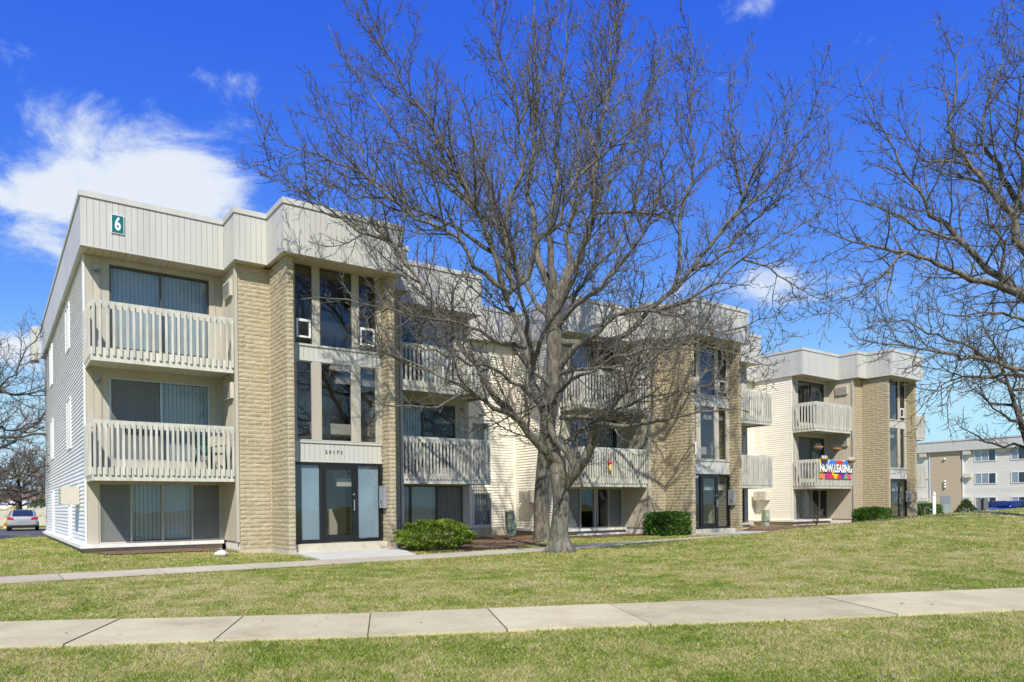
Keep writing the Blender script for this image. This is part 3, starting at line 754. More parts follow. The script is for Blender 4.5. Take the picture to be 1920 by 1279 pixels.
    while u < WID + O1 - .05:
        w_ = .155; c = u + w_ / 2
        p = P3 if A2 < c < mir(A2) else (P2 if A1 < c < mir(A1) else P1)
        box('soffit_panel', so, SOFF, (u, -p + .015, ZF + .004), (min(u + w_ - .006, WID + O1 - .02), VD + .05 if A2 < c < mir(A2) else (-.002 if not (B0 < c < mir(B0)) else -Q1 + .05), ZF + .016))
        u += w_
    m = MB(); m.box((-O1 + .1, .0, ZF + .004), (-.0, GL, ZF + .016)); m.build('soffit_strip', SOFF, so)
    rf = MB(); rf.box((-O1 + .08, -P1 + .08, ZT - .3), (WID + O1 - .08, GL, ZT - .25)); rf.box((A1 + .08, -P2 + .08, ZT - .3), (mir(A1) - .08, -P1 + .08, ZT - .25)); rf.box((A2 + .08, -P3 + .08, ZT - .3), (mir(A2) - .08, -P2 + .08, ZT - .25))
    if not last: rf.box((WID + O1 - .08, VC - .2, ZT - .3), (UNIT[k + 1][0] - du - O1, GL, ZT - .25))
    rf.build('roof', ROOF, root)
    if first:     # the rear facade's fascia seen past the gable
        box('fascia', root, FASCIA, (-.46, GL + .16, ZF - .05), (-O1 - .05, GL + .9, ZT + .04))
    # ---- rear, end and connecting walls, floors
    m = MB(); UE = (UNIT[k + 1][0] - du) if not last else WID
    m.box((.15, GL - .14, -.7), (UE, GL, ZF)); 
    m.build('rear_wall', sid, root)
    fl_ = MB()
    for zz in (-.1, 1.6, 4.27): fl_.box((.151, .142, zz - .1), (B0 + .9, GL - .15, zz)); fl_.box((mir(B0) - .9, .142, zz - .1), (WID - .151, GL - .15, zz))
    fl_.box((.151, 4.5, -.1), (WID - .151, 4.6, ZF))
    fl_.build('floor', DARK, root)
    m = MB(); m.box((WID - .15, .14, -.002), (WID - .004, GL - .145 if last else VC, ZF)); ewl = m.build('end_wall', SIDC, root)
    m2 = MB(); m2.box((WID - .14, .1005, -.7), (WID + .03, VC if not last else GL, -.003)); m2.build('foundation', CONC, root)
    if not last:
        m = MB(); holes = [(12.43, 13.19, .09, 1.27), (12.40, 13.17, 2.75, 3.86), (12.40, 13.17, 5.4, 6.5)]
        wall_open(m, 'v', WID - .004, UE, -.002, ZF, VC, VC + .14, holes); cw = m.build('connecting_wall', SIDC, root)
        for i in range(69):
            z = i * .0993
            cuts = [WID]
            for h in holes:
                if z + .1 > h[2] - .05 and z < h[3] + .05: cuts += [h[0] - .055, h[1] + .055]
            cuts.append(UE - .032)
            for a, b in zip(cuts[::2], cuts[1::2]): board(cw, SIDC, 'u', a, b, VC, z)
        for h in holes:
            wn_ = window_v(h[0], h[1], h[2], h[3], VC + .03, [], ALU, ['b'])
            for (a, b, c, d) in ((h[0] - .05, h[1] + .05, h[2] - .05, h[2]), (h[0] - .05, h[1] + .05, h[3], h[3] + .05), (h[0] - .05, h[0], h[2], h[3]), (h[1], h[1] + .05, h[2], h[3])):
                box('casing', wn_, WHITE, (a, VC - .03, c), (b, VC + .01, d))
        box('corner_trim', cw, SIDC, (UE - .07, VC - .036, 0), (UE - .031, VC - .002, ZF - .01))
        m = MB(); m.box((WID, VC - .02, -.7), (UE, VC + .1, -.003)); m.build('foundation', CONC, root)
    return root
ROOTS = [unit(k, *UNIT[k]) for k in range(3)]
tag(ROOTS[0], 'three storey apartment section with green 6 sign and entrance number 20173', 'building', 'joined apartment sections')
tag(ROOTS[1], 'middle apartment section behind the big bare tree with entrance number 20185', 'building', 'joined apartment sections')
tag(ROOTS[2], 'apartment section at the far right end of the row, colourful leasing banner on its balcony', 'building', 'joined apartment sections')
# number sign on the first section
sg = MB().box((.492, -P1 - .03, 7.225), (.76, -P1 - .009, 7.66)).build('number_sign', WHITE, ROOTS[0])
MB().box((.507, -P1 - .034, 7.24), (.745, -P1 - .0305, 7.645)).build('sign_face', TEAL, sg)
text_mesh('digit', '6', .42, WHITE, sg, (.626, -P1 - .037, 7.437), sx=.62, bold=.012, extrude=.002)

# ------------------------------------------------------------------ trees
def tubes(groups, k):
    """batch of tapered tubes: groups {n_points: [(pts, radii)]} -> verts, quads"""
    V_, F_ = [], []; off = 0
    ref = np.array([.31, .87, .38]); ref2 = np.array([.9, -.2, .1])
    ang = np.arange(k) * 2 * math.pi / k; ca, sa = np.cos(ang), np.sin(ang)
    for n, lst in groups.items():
        P = np.array([b[0] for b in lst], float); Rr = np.array([b[1] for b in lst], float)
        T = np.empty_like(P); T[:, 1:-1] = P[:, 2:] - P[:, :-2]; T[:, 0] = P[:, 1] - P[:, 0]; T[:, -1] = P[:, -1] - P[:, -2]
        T /= np.linalg.norm(T, axis=2, keepdims=True) + 1e-9
        bad = (np.abs(T @ ref) > .93).any(axis=1)
        rf = np.where(bad[:, None, None], ref2, ref)
        X = np.cross(T, np.broadcast_to(rf, T.shape)); X /= np.linalg.norm(X, axis=2, keepdims=True) + 1e-9
        Yv = np.cross(T, X)
        v = P[:, :, None, :] + Rr[:, :, None, None] * (X[:, :, None, :] * ca[None, None, :, None] + Yv[:, :, None, :] * sa[None, None, :, None])
        B = len(lst); V_.append(v.reshape(-1, 3))
        b = (np.arange(B) * n * k)[:, None, None]; i = (np.arange(n - 1) * k)[None, :, None]; j = np.arange(k)[None, None, :]; j2 = (j + 1) % k
        q = np.stack([b + i + j, b + i + j2, b + i + k + j2, b + i + k + j], -1).reshape(-1, 4) + off
        F_.append(q); off += B * n * k
    return np.concatenate(V_), np.concatenate(F_)
def resample(pts, rads, step):
    """smooth polyline (Catmull-Rom) through control points"""
    P = [Vector(p) for p in pts]; out = []; ro = []
    for i in range(len(P) - 1):
        p0, p1, p2, p3 = P[max(i - 1, 0)], P[i], P[i + 1], P[min(i + 2, len(P) - 1)]
        n = max(1, int((p2 - p1).length / step))
        for s in range(n):
            t = s / n; out.append(.5 * ((2 * p1) + (p2 - p0) * t + (2 * p0 - 5 * p1 + 4 * p2 - p3) * t * t + (3 * p1 - p0 - 3 * p2 + p3) * t ** 3)); ro.append(rads[i] * (1 - t) + rads[i + 1] * t)
    out.append(P[-1]); ro.append(rads[-1]); return out, ro
class Tree:
    def __init__(s, seed, env=None, twig=.0048, dens=1.0, up=.10):
        s.r = random.Random(seed); s.big = {}; s.mid = {}; s.small = {}; s.env = env; s.twig = twig; s.dens = dens; s.up = up; s.n = 0
    def put(s, pts, rad):
        g = s.big if rad[0] > .035 else (s.mid if rad[0] > .0135 else s.small)
        g.setdefault(len(pts), []).append(([tuple(p) for p in pts], list(rad)))
    def limb(s, ctrl, r0, r1, child=True, step=.28, first=.18, lmax=2.4, wob=.03):
        n = len(ctrl); rads = [r0 + (r1 - r0) * (i / (n - 1)) ** .62 for i in range(n)]
        pts, ro = resample(ctrl, rads, step)
        pts = [pts[0]] + [p + Vector((s.r.gauss(0, wob), s.r.gauss(0, wob), s.r.gauss(0, wob))) for p in pts[1:]]
        s.put(pts, ro)
        if child: s.kids([tuple(p) for p in pts], ro, 1, lmax, first)
        return pts
    def kids(s, pts, ro, level, lmax, first=.15):
        r = s.r; n = len(pts) - 1
        seglen = math.dist(pts[0], pts[-1]) / max(n, 1); total = seglen * n
        gap = (0, .135, .125, .115, .10)[level] / s.dens
        t = total * first; az = r.uniform(0, 6.28)
        while t < total:
            i = min(n - 1, int(t / max(seglen, 1e-6))); f = t / seglen - i
            a, b = pts[i], pts[i + 1]
            p = [a[q] + (b[q] - a[q]) * f for q in range(3)]; d = Vector(b) - Vector(a)
            if d.length > 1e-6:
                d.normalize(); az += 2.4 + r.uniform(-.5, .5)
                x = d.cross(Vector((.2, .1, 1))); x = x.normalized() if x.length > .05 else Vector((1, 0, 0)); y = d.cross(x)
                th = r.uniform(.55, 1.05); sd = x * math.cos(az) + y * math.sin(az)
                nd = (d * math.cos(th) + sd * math.sin(th)).normalized()
                rem = 1 - t / total
                L = lmax * r.uniform(.45, 1.0) * (.62 + .38 * rem)
                if s.env and L > .2:
                    for _ in range(5):
                        q = Vector(p) + nd * L
                        if s.env(q): break
                        L *= .62
                if L > .07: s.grow(p, nd, L, min(ro[i] * .66, .0040 + L * .0118), level)
            t += gap * r.uniform(.55, 1.45)
        
    def grow(s, p, d, L, r0, level):
        r = s.r; n = 7 if level == 1 else (5 if level == 2 else (4 if L > .2 else 2))
        st = L / n; pts = [tuple(p)]; jit = (0, .125, .175, .24, .28)[level]; up = s.up * (1.0 if level < 3 else .5)
        x, y, z = p; dx, dy, dz = d
        for i in range(n):
            dx += r.gauss(0, jit); dy += r.gauss(0, jit); dz += r.gauss(0, jit) * .8 + up
            q = 1 / math.sqrt(dx * dx + dy * dy + dz * dz); dx *= q; dy *= q; dz *= q
            x += dx * st; y += dy * st; z += dz * st; pts.append((x, y, z))
        r1 = max(s.twig * .5, r0 * .3); r0 = max(r0, s.twig * (1 if level > 2 else 1.25))
        ro = [r0 + (r1 - r0) * i / n for i in range(n + 1)]
        s.put(pts, ro); s.n += 1
        if (level < 3 and L > .16) or (level == 3 and L > .36): s.kids(pts, ro, level + 1, L * (.58 if level == 1 else .55), .14)
    def build(s, name, loc, trunk_parts, label, cat='tree', group=None, bark=BARK, twig=TWIG):
        root = empty(name, loc); iv = Vector(loc)
        V_, F_ = tubes(trunk_parts, 14); t = mesh_arrays('trunk', V_ - np.array(loc), F_, bark, root, smooth=True)
        cr = None
        for nm, g, k, mt in (('limb', s.big, 8, bark), ('branch', s.mid, 5, twig), ('crown', s.small, 3, twig)):
            if not g: continue
            V_, F_ = tubes(g, k); o = mesh_arrays('crown' if nm == 'crown' else nm + ('es' if nm == 'branch' else 's'), V_ - np.array(loc), F_, mt, root, smooth=True)
            if nm != 'limb': tag(o, kind='stuff')
        tag(root, label, cat, group); return root
def trunk_poly(ctrl, rads, step=.2, flare=True, seed=1):
    pts, ro = resample(ctrl, rads, step); return [tuple(p) for p in pts], ro
def P3d(lst, y0, y1):
    n = len(lst); return [at(px, py, y0 + (y1 - y0) * (i / (n - 1)) ** .85) for i, (px, py) in enumerate(lst)]
GRP = 'bare trees'
def ell(c, rad):
    return lambda q: sum(((q[i] - c[i]) / rad[i]) ** 2 for i in range(3)) < 1
# --- big front tree
FY = 16.9
tf = Tree(3, ell((.9, 17.2, EYE + 6.9), (7.1, 6.2, 6.8)), dens=.80, twig=.0080)
base = at(1050, 1036, FY); base.z = float(gz(base.x, base.y)) - .05
trk = [base, at(1048, 1000, FY), at(1052, 950, FY), at(1050, 905, FY), at(1040, 860, FY), at(1030, 815, FY), at(1025, 773, FY), at(1012, 745, FY)]
groups = {}
pts, ro = trunk_poly(trk, [.33, .215, .195, .205, .185, .165, .15, .135]); groups.setdefault(len(pts), []).append((pts, ro))
# root flare
for a in range(6):
    an = a * 1.05 + .3; q = base + Vector((math.cos(an) * .52, math.sin(an) * .52, -.04)); pp, rr = resample([base + Vector((math.cos(an) * .05, math.sin(an) * .05, .55)), base + Vector((math.cos(an) * .2, math.sin(an) * .2, .18)), q], [.13, .12, .04], .1)
    groups.setdefault(len(pp), []).append(([tuple(p) for p in pp], rr))
LF = [  # (pixel trace, start Y, end Y, r0, r1)
 ([(1052, 915), (1066, 897), (1082, 876), (1098, 848), (1112, 812), (1116, 792)], 16.9, 16.0, .15, .10),
 ([(1080, 880), (1064, 850), (1044, 825), (1034, 806), (1028, 780)], 16.6, 16.7, .10, .085),
 ([(1115, 795), (1150, 797), (1213, 791), (1280, 780), (1345, 768), (1400, 772)], 16.0, 13.8, .065, .012),
 ([(1115, 795), (1140, 770), (1165, 745), (1190, 700), (1230, 655), (1290, 610)], 16.0, 14.5, .065, .012),
 ([(1050, 782), (1090, 780), (1125, 783), (1160, 765), (1215, 745), (1300, 725), (1390, 700)], 16.7, 15.0, .06, .01),
 ([(1058, 830), (1082, 810), (1108, 795), (1135, 780)], 16.8, 16.4, .05, .03),
 ([(1040, 865), (1010, 836), (988, 810), (961, 776), (946, 769), (924, 761), (890, 739), (856, 720), (800, 690), (735, 668), (665, 640)], 16.9, 14.2, .125, .012),
 ([(961, 776), (930, 742), (905, 705), (875, 660), (849, 630), (807, 566), (801, 546), (769, 501), (740, 464), (675, 428), (634, 399), (582, 367), (492, 306)], 16.4, 15.4, .095, .010),
 ([(769, 501), (735, 455), (705, 425), (690, 395), (655, 360), (560, 330)], 15.9, 15.0, .045, .008),
 ([(890, 739), (850, 745), (800, 760), (740, 762), (690, 745)], 15.2, 13.6, .045, .008),
 ([(1012, 745), (1003, 720), (999, 683), (980, 630), (965, 600), (950, 559), (958, 533), (954, 495), (943, 420), (899, 402), (871, 346), (822, 276), (802, 220), (761, 179), (700, 134)], 16.9, 18.2, .12, .008),
 ([(952, 560), (939, 529), (927, 473), (895, 395), (870, 343), (838, 286), (801, 220), (773, 180), (720, 90), (690, 20)], 17.0, 15.2, .085, .008),
 ([(956, 520), (948, 427), (960, 366), (980, 325), (985, 285), (968, 240), (968, 175), (936, 93), (928, 40), (915, -70)], 17.0, 16.6, .08, .008),
 ([(955, 545), (988, 518), (1003, 461), (1012, 446), (1050, 419), (1054, 374), (1090, 325), (1106, 280), (1102, 228), (1143, 163), (1145, 106), (1155, 0)], 17.0, 15.6, .075, .008),
 ([(945, 540), (890, 493), (858, 444), (781, 408), (724, 363), (659, 314), (598, 286), (529, 269), (500, 229)], 16.8, 15.0, .07, .007),
 ([(927, 473), (878, 440), (805, 400), (744, 370), (700, 335), (675, 282), (626, 241), (586, 190)], 16.6, 16.4, .055, .007),
 ([(899, 402), (850, 352), (790, 300), (740, 240), (700, 180), (650, 110), (610, 40)], 17.4, 17.8, .05, .007),
 ([(985, 650), (940, 640), (880, 610), (820, 600), (740, 585), (650, 560), (570, 555)], 16.8, 13.2, .06, .008),
 ([(1020, 760), (985, 735), (930, 690), (880, 680), (820, 655), (760, 645)], 16.8, 12.6, .06, .008),
 ([(1030, 765), (1060, 720), (1110, 690), (1180, 660), (1250, 650), (1330, 660)], 16.8, 13.0, .06, .008),
 ([(1000, 690), (1020, 620), (1060, 560), (1090, 480), (1110, 380), (1130, 270)], 16.8, 12.8, .065, .008),
 ([(998, 680), (985, 600), (970, 500), (940, 400), (900, 290), (860, 160)], 16.8, 12.8, .065, .008),
 ([(968, 240), (1000, 180), (1020, 110), (1035, 20)], 16.6, 16.0, .035, .006),
 ([(1090, 325), (1130, 290), (1175, 250), (1210, 190), (1240, 110)], 16.0, 15.0, .04, .006),
]
for ctrl, y0, y1, r0, r1 in LF: tf.limb(P3d(ctrl, y0, y1), r0, r1, lmax=(2.25 if r0 > .05 else 1.75) * (.62 if y1 < 13.9 else 1))
TREE1 = tf.build('bare_tree', tuple(base), groups, 'big bare tree with low forked trunk on the lawn beside the path', group=GRP)
# --- rear tree of the pair
RY = 22.2
tr_ = Tree(8, ell((3.2, 21.6, EYE + 8.0), (8.6, 5.8, 8.2)), dens=.68, twig=.0096)
base = at(1018, 1016, RY); base.z = float(gz(base.x, base.y)) - .05
trk = [base, at(1016, 985, RY), at(1015, 930, RY), at(1022, 850, RY), at(1030, 760, RY), at(1040, 680, RY), at(1038, 600, RY), at(1040, 545, RY)]
groups = {}
pts, ro = trunk_poly(trk, [.34, .25, .225, .23, .24, .25, .25, .24]); groups.setdefault(len(pts), []).append((pts, ro))
LR = [
 ([(1040, 560), (1010, 487), (1002, 420), (990, 350), (1000, 270), (1010, 170), (1000, 60), (1005, -60)], 22.2, 23, .16, .01),
 ([(1040, 550), (1033, 476), (1030, 420), (1045, 330), (1040, 240), (1060, 130), (1060, 0)], 22.2, 21, .15, .01),
 ([(1042, 555), (1070, 487), (1063, 440), (1080, 360), (1085, 270), (1110, 150), (1120, 20)], 22.2, 23.4, .13, .01),
 ([(1045, 570), (1085, 484), (1108, 431), (1112, 402), (1115, 325), (1127, 236), (1151, 142), (1160, 40), (1170, -50)], 22.2, 20.6, .14, .01),
 ([(1042, 690), (1080, 650), (1119, 625), (1154, 590), (1229, 582), (1299, 555), (1330, 535), (1393, 484), (1451, 449), (1545, 395)], 22.1, 20.2, .12, .01),
 ([(1050, 640), (1110, 640), (1174, 625), (1209, 590), (1264, 543), (1299, 504), (1361, 418), (1389, 379), (1377, 289), (1370, 200), (1362, 130)], 22.2, 21.5, .13, .009),
 ([(1264, 543), (1275, 484), (1275, 394), (1295, 336), (1303, 289), (1291, 219), (1300, 120), (1290, 50)], 21.8, 22.6, .075, .008),
 ([(1080, 500), (1103, 434), (1131, 348), (1158, 289), (1189, 250), (1220, 150), (1235, 60)], 22, 24, .085, .008),
 ([(1110, 402), (1160, 395), (1230, 400), (1275, 380), (1310, 330), (1370, 290)], 21.4, 19.6, .06, .008),
 ([(1361, 418), (1420, 370), (1470, 310), (1500, 250), (1530, 190)], 21.6, 21.0, .055, .008),
 ([(1299, 504), (1350, 480), (1400, 425), (1450, 380), (1520, 330), (1560, 270)], 21.6, 22.4, .06, .008),
 ([(1389, 379), (1420, 310), (1450, 240), (1480, 180)], 21.5, 20.6, .045, .007),
 ([(1393, 484), (1440, 500), (1500, 540), (1540, 560)], 20.6, 19.6, .04, .007),
 ([(1229, 582), (1290, 600), (1350, 620), (1420, 600), (1470, 590)], 21.3, 19.6, .05, .008),
 ([(1035, 600), (1000, 560), (960, 480), (930, 400), (900, 300), (870, 200)], 22.2, 24.6, .10, .008),
 ([(1040, 620), (1080, 570), (1140, 520), (1190, 460), (1230, 380), (1250, 280), (1280, 200)], 22.2, 19.2, .10, .008),
 ([(1038, 640), (1060, 600), (1100, 520), (1160, 450), (1200, 350), (1210, 250), (1225, 160)], 22.2, 25.2, .10, .008),
 ([(1040, 700), (1100, 690), (1180, 680), (1260, 640), (1340, 650), (1430, 680)], 22.2, 19.0, .08, .008),
 ([(1035, 720), (1000, 700), (960, 650), (930, 640), (870, 560)], 22.2, 20, .07, .008),
]
for ctrl, y0, y1, r0, r1 in LR: tr_.limb(P3d(ctrl, y0, y1), r0, r1, lmax=2.4 if r0 > .05 else 1.9)
TREE2 = tr_.build('bare_tree', tuple(base), groups, 'bare tree just behind the fork-trunked one, straight trunk by the siding recess', group=GRP)
# --- right-hand tree, trunk outside the picture
TY = 19.0
t3 = Tree(21, None, dens=.66, up=.06, twig=.0078)
base = at(2075, 1000, TY); base.z = float(gz(base.x, base.y)) - .05
trk = [base, at(2072, 930, TY), at(2060, 820, TY), at(2050, 700, TY), at(2030, 610, TY), at(2010, 560, TY)]
groups = {}; pts, ro = trunk_poly(trk, [.44, .34, .31, .30, .28, .23]); groups.setdefault(len(pts), []).append((pts, ro))
LT = [
 ([(2030, 610), (1960, 572), (1915, 553), (1890, 540), (1846, 528), (1796, 512), (1757, 492), (1701, 472), (1649, 459), (1596, 450), (1548, 428)], 19.0, 16.9, 0.163, 0.010),
 ([(1930, 562), (1895, 535), (1875, 518), (1833, 482), (1796, 446), (1770, 415), (1750, 404), (1734, 368), (1698, 325), (1678, 279), (1645, 224), (1612, 155)], 18.6, 18.9, 0.138, 0.008),
 ([(2015, 570), (1960, 500), (1905, 445), (1901, 404), (1875, 375), (1846, 342), (1823, 309), (1790, 273), (1783, 233), (1793, 168), (1796, 112), (1806, 55)], 19.0, 19.5, 0.150, 0.008),
 ([(2015, 560), (1960, 440), (1920, 390), (1880, 330), (1860, 290), (1840, 256), (1855, 184), (1875, 128), (1890, 80)], 19.0, 20.4, 0.138, 0.008),
 ([(2020, 560), (1990, 450), (1960, 340), (1930, 250), (1925, 150), (1940, 60), (1930, -20)], 19.0, 18.4, 0.150, 0.010),
 ([(2055, 760), (1990, 715), (1920, 693), (1856, 676), (1790, 663), (1724, 653), (1668, 643), (1600, 632)], 19.0, 16.5, 0.112, 0.008),
 ([(1970, 708), (1900, 700), (1839, 706), (1790, 706), (1744, 742), (1715, 775)], 18.6, 17.3, 0.062, 0.007),
 ([(1701, 472), (1665, 500), (1625, 535), (1585, 560), (1540, 585)], 17.4, 16.5, 0.044, 0.006),
 ([(1796, 446), (1740, 430), (1690, 405), (1640, 385), (1590, 375), (1545, 365)], 18.6, 17.6, 0.050, 0.006),
 ([(1860, 676), (1800, 640), (1740, 620), (1690, 600), (1630, 605)], 17.8, 16.8, 0.050, 0.006),
 ([(2030, 640), (1960, 620), (1900, 590), (1850, 580), (1790, 590), (1740, 570)], 19.0, 17.1, 0.075, 0.007),
 ([(1823, 309), (1780, 300), (1730, 300), (1700, 250), (1680, 200)], 19.4, 18.6, 0.044, 0.006),
 ([(1846, 342), (1800, 330), (1760, 320), (1715, 290)], 19.4, 19.9, 0.044, 0.006),
 ([(1901, 404), (1915, 330), (1905, 250), (1915, 180), (1900, 110)], 19.3, 18.1, 0.062, 0.006),
 ([(1875, 518), (1880, 460), (1850, 400), (1835, 350)], 18.6, 17.6, 0.050, 0.006),
]
for ctrl, y0, y1, r0, r1 in LT: t3.limb(P3d(ctrl, y0, y1), r0, r1, lmax=2.3 if r0 > .06 else 1.9)
TREE3 = t3.build('bare_tree', tuple(base), groups, 'bare tree with its trunk off the right edge, branches reaching in from the right', group=GRP)
# --- smaller and farther trees
def auto_tree(name, px, base_y, Y, height, spread, seed, label, lean=(0, 0), bark=BARKD, twig=BARKD, nl=9, dens=.8, tw=.008, r0=.16, fork=.25, lm=1.6, tilt=(.35, 1.0)):
    t = Tree(seed, None, twig=tw, dens=dens, up=.07); b = at(px, base_y, Y); b.z = float(gz(b.x, b.y)) - .05
    top = b + Vector((lean[0], lean[1], height * .75)); g = {}
    mid = b + Vector((lean[0] * .3, lean[1] * .3, height * fork))
    pts, ro = trunk_poly([b, b.lerp(mid, .5), mid, mid.lerp(top, .5), top], [r0 * 1.3, r0, r0 * .9, r0 * .5, r0 * .15]); g.setdefault(len(pts), []).append((pts, ro))
    rr = random.Random(seed)
    for i in range(nl):
        an = i * 2.4 + rr.uniform(-.3, .3); f = i / nl; s0 = mid.lerp(top, f * .75); el = rr.uniform(*tilt)
        L = spread * rr.uniform(.75, 1.1) * (1 - .35 * f)
        e = s0 + Vector((math.cos(an) * math.cos(el), math.sin(an) * math.cos(el), math.sin(el))) * L
        m_ = s0.lerp(e, .5) + Vector((0, 0, -.12 * L))
        t.limb([s0, m_, e], r0 * .5, tw * 1.5, lmax=lm, wob=.05)
    return t.build(name, tuple(b), g, label, group=GRP, bark=bark, twig=twig)
auto_tree('bare_tree', 1962, 940, 30, 9, 3.6, 31, 'smaller bare tree at the right edge leaning over the far building roof', lean=(-2.0, 0), nl=10, tw=.009, lm=1.5)
auto_tree('bare_tree', -75, 1000, 27, 9.5, 6.4, 41, 'bare tree at the left edge with branches reaching toward the white gable', lean=(.8, 0), nl=17, tw=.008, lm=2.1, tilt=(.1, 1.0), twig=TWIG, r0=.13)
auto_tree('bare_tree', 36, 985, 60, 7.2, 4.2, 51, 'low spreading bare tree behind the silver car', nl=14, tw=.014, r0=.25, lm=1.7, dens=.8, tilt=(.1, .9), twig=TWIG)
auto_tree('bare_tree', 95, 985, 82, 10.5, 5.0, 61, 'hazy bare tree beyond the beige wall by the white gable', twig=TWIG, nl=12, tw=.02, r0=.25, lm=2.2, dens=.6, tilt=(.4, 1.2))
auto_tree('bare_tree', -10, 985, 75, 9, 5.0, 71, 'far bare tree beyond the beige wall at the left edge of the picture', twig=TWIG, nl=12, tw=.02, r0=.25, lm=2.2, dens=.6)
print('branches', tf.n, tr_.n, t3.n)

# ------------------------------------------------------------------ shrubs
def leaf_cloud(name, loc, rz, shape, n, size, mat, label, cat, seed, stems=6, group=None, kind='dome'):
    """shrub: stems plus many small leaves through the volume; shape = (half width, half depth, height)"""
    r = np.random.default_rng(seed); a, b, h = shape
    d = r.normal(size=(n, 3)); d /= np.linalg.norm(d, axis=1, keepdims=True)
    rad = r.uniform(.62, 1.0, n) ** .5
    lump = 1 + .10 * np.sin(d[:, 0] * 7 + seed) * np.cos(d[:, 1] * 6 + 1.3 * seed) + .07 * np.sin(d[:, 2] * 11 + d[:, 0] * 9) + r.normal(0, .035, n)
    if kind == 'box':
        q = np.max(np.abs(d), axis=1, keepdims=True); d = d / q ** .78; lump = 1 + r.normal(0, .022, n) + .03 * np.sin(d[:, 0] * 9 + seed)
    P = d * (rad * lump)[:, None] * np.array([a, b, h / 2]); P[:, 2] = np.maximum(P[:, 2] + h / 2, .02)
    if kind == 'cone': t = np.clip(P[:, 2] / h, 0, 1); P[:, :2] *= (1.25 * (1 - t) + .12)[:, None] / np.maximum(.35, np.sqrt(np.maximum(0.0, 1 - (2 * t - 1) ** 2)))[:, None] ** .6
    out = d * np.array([1, 1, 1.2]) + r.normal(0, .45, (n, 3)); out /= np.linalg.norm(out, axis=1, keepdims=True)
    sd = np.cross(out, r.normal(size=(n, 3))); sd /= np.linalg.norm(sd, axis=1, keepdims=True) + 1e-9
    L = size * r.uniform(.6, 1.4, n)[:, None]; w = L * (.22 if kind != 'box' else .36)
    V_ = np.stack([P - sd * w * .3, P + sd * w + out * L * .5, P + out * L, P - sd * w + out * L * .5], 1).reshape(-1, 3)
    tone = np.repeat(np.clip(.5 + r.normal(0, .2, n), 0, 1), 4)
    root = empty(name, loc, rz)
    f = mesh_arrays('foliage', V_, np.arange(n * 4).reshape(-1, 4), mat, root, tone); tag(f, kind='stuff')
    m = MB(); rr = random.Random(seed)
    for i in range(stems):
        x, y = rr.uniform(-a * .35, a * .35), rr.uniform(-b * .35, b * .35); m.tube([(x * .4, y * .4, -.05), (x, y, h * .4), (x * 1.6, y * 1.6, h * .75)], [.02, .014, .005], 5)
    m.build('stem', BARKD, root); tag(root, label, cat, group); return root
def onground(px, py, Y): p = at(px, py, Y); return (p.x, p.y, float(gz(p.x, p.y)))
leaf_cloud('bush', onground(815, 1030, 18.5), YAW, (1.02, .72, .74), 15000, .062, YEW, 'spreading yellow green yew bush beside the 20173 entrance', 'bush', 2)
leaf_cloud('hedge', onground(1256, 1000, 25.6), YAW, (.86, .55, .80), 9000, .07, HEDGE, 'clipped dark green hedge beside the 20185 entrance, tree shadow above it', 'hedge', 3, kind='box')
leaf_cloud('hedge', onground(1637, 980, 32.2), YAW, (.95, .5, .80), 7000, .09, HEDGE, 'long clipped hedge below the block wall of the bannered section', 'hedge', 4, kind='box')
leaf_cloud('hedge', onground(1741, 975, 45.5), YAW, (.75, .6, .95), 3500, .1, HEDGE, 'dark hedge right of the last entrance beside the white post', 'hedge', 5, kind='box')
leaf_cloud('conifer', onground(1812, 958, 60), 0, (.85, .85, 1.5), 3500, .13, CONIF, 'small cone shaped conifer with brown patches by the far building', 'shrub', 6, kind='cone')
leaf_cloud('evergreen', onground(80, 975, 72), 0, (1.1, 1.1, 2.6), 3500, .16, HEDGE, 'dark evergreen shrub behind the beige wall next to the white gable', 'shrub', 7)
def twig_shrub(loc, h, label, seed):
    t = Tree(seed, None, twig=.007, dens=.7, up=.05); r = random.Random(seed); b = Vector(loc)
    for i in range(11):
        an = r.uniform(0, 6.28); sp = r.uniform(.2, .7); t.limb([b, b + Vector((math.cos(an) * sp * .3, math.sin(an) * sp * .3, h * .5)), b + Vector((math.cos(an) * sp, math.sin(an) * sp, h * r.uniform(.7, 1)))], .014, .006, lmax=.35, step=.15)
    g = {}
    pts, ro = trunk_poly([b + Vector((0, 0, -.05)), b + Vector((0, 0, .12))], [.05, .03]); g.setdefault(len(pts), []).append((pts, ro))
    return t.build('bare_shrub', tuple(loc), g, label, 'shrub', bark=TWIG, twig=TWIG)
twig_shrub(onground(1531, 984, 33.4), .85, 'small bare twiggy shrub in front of the bannered section windows', 9)

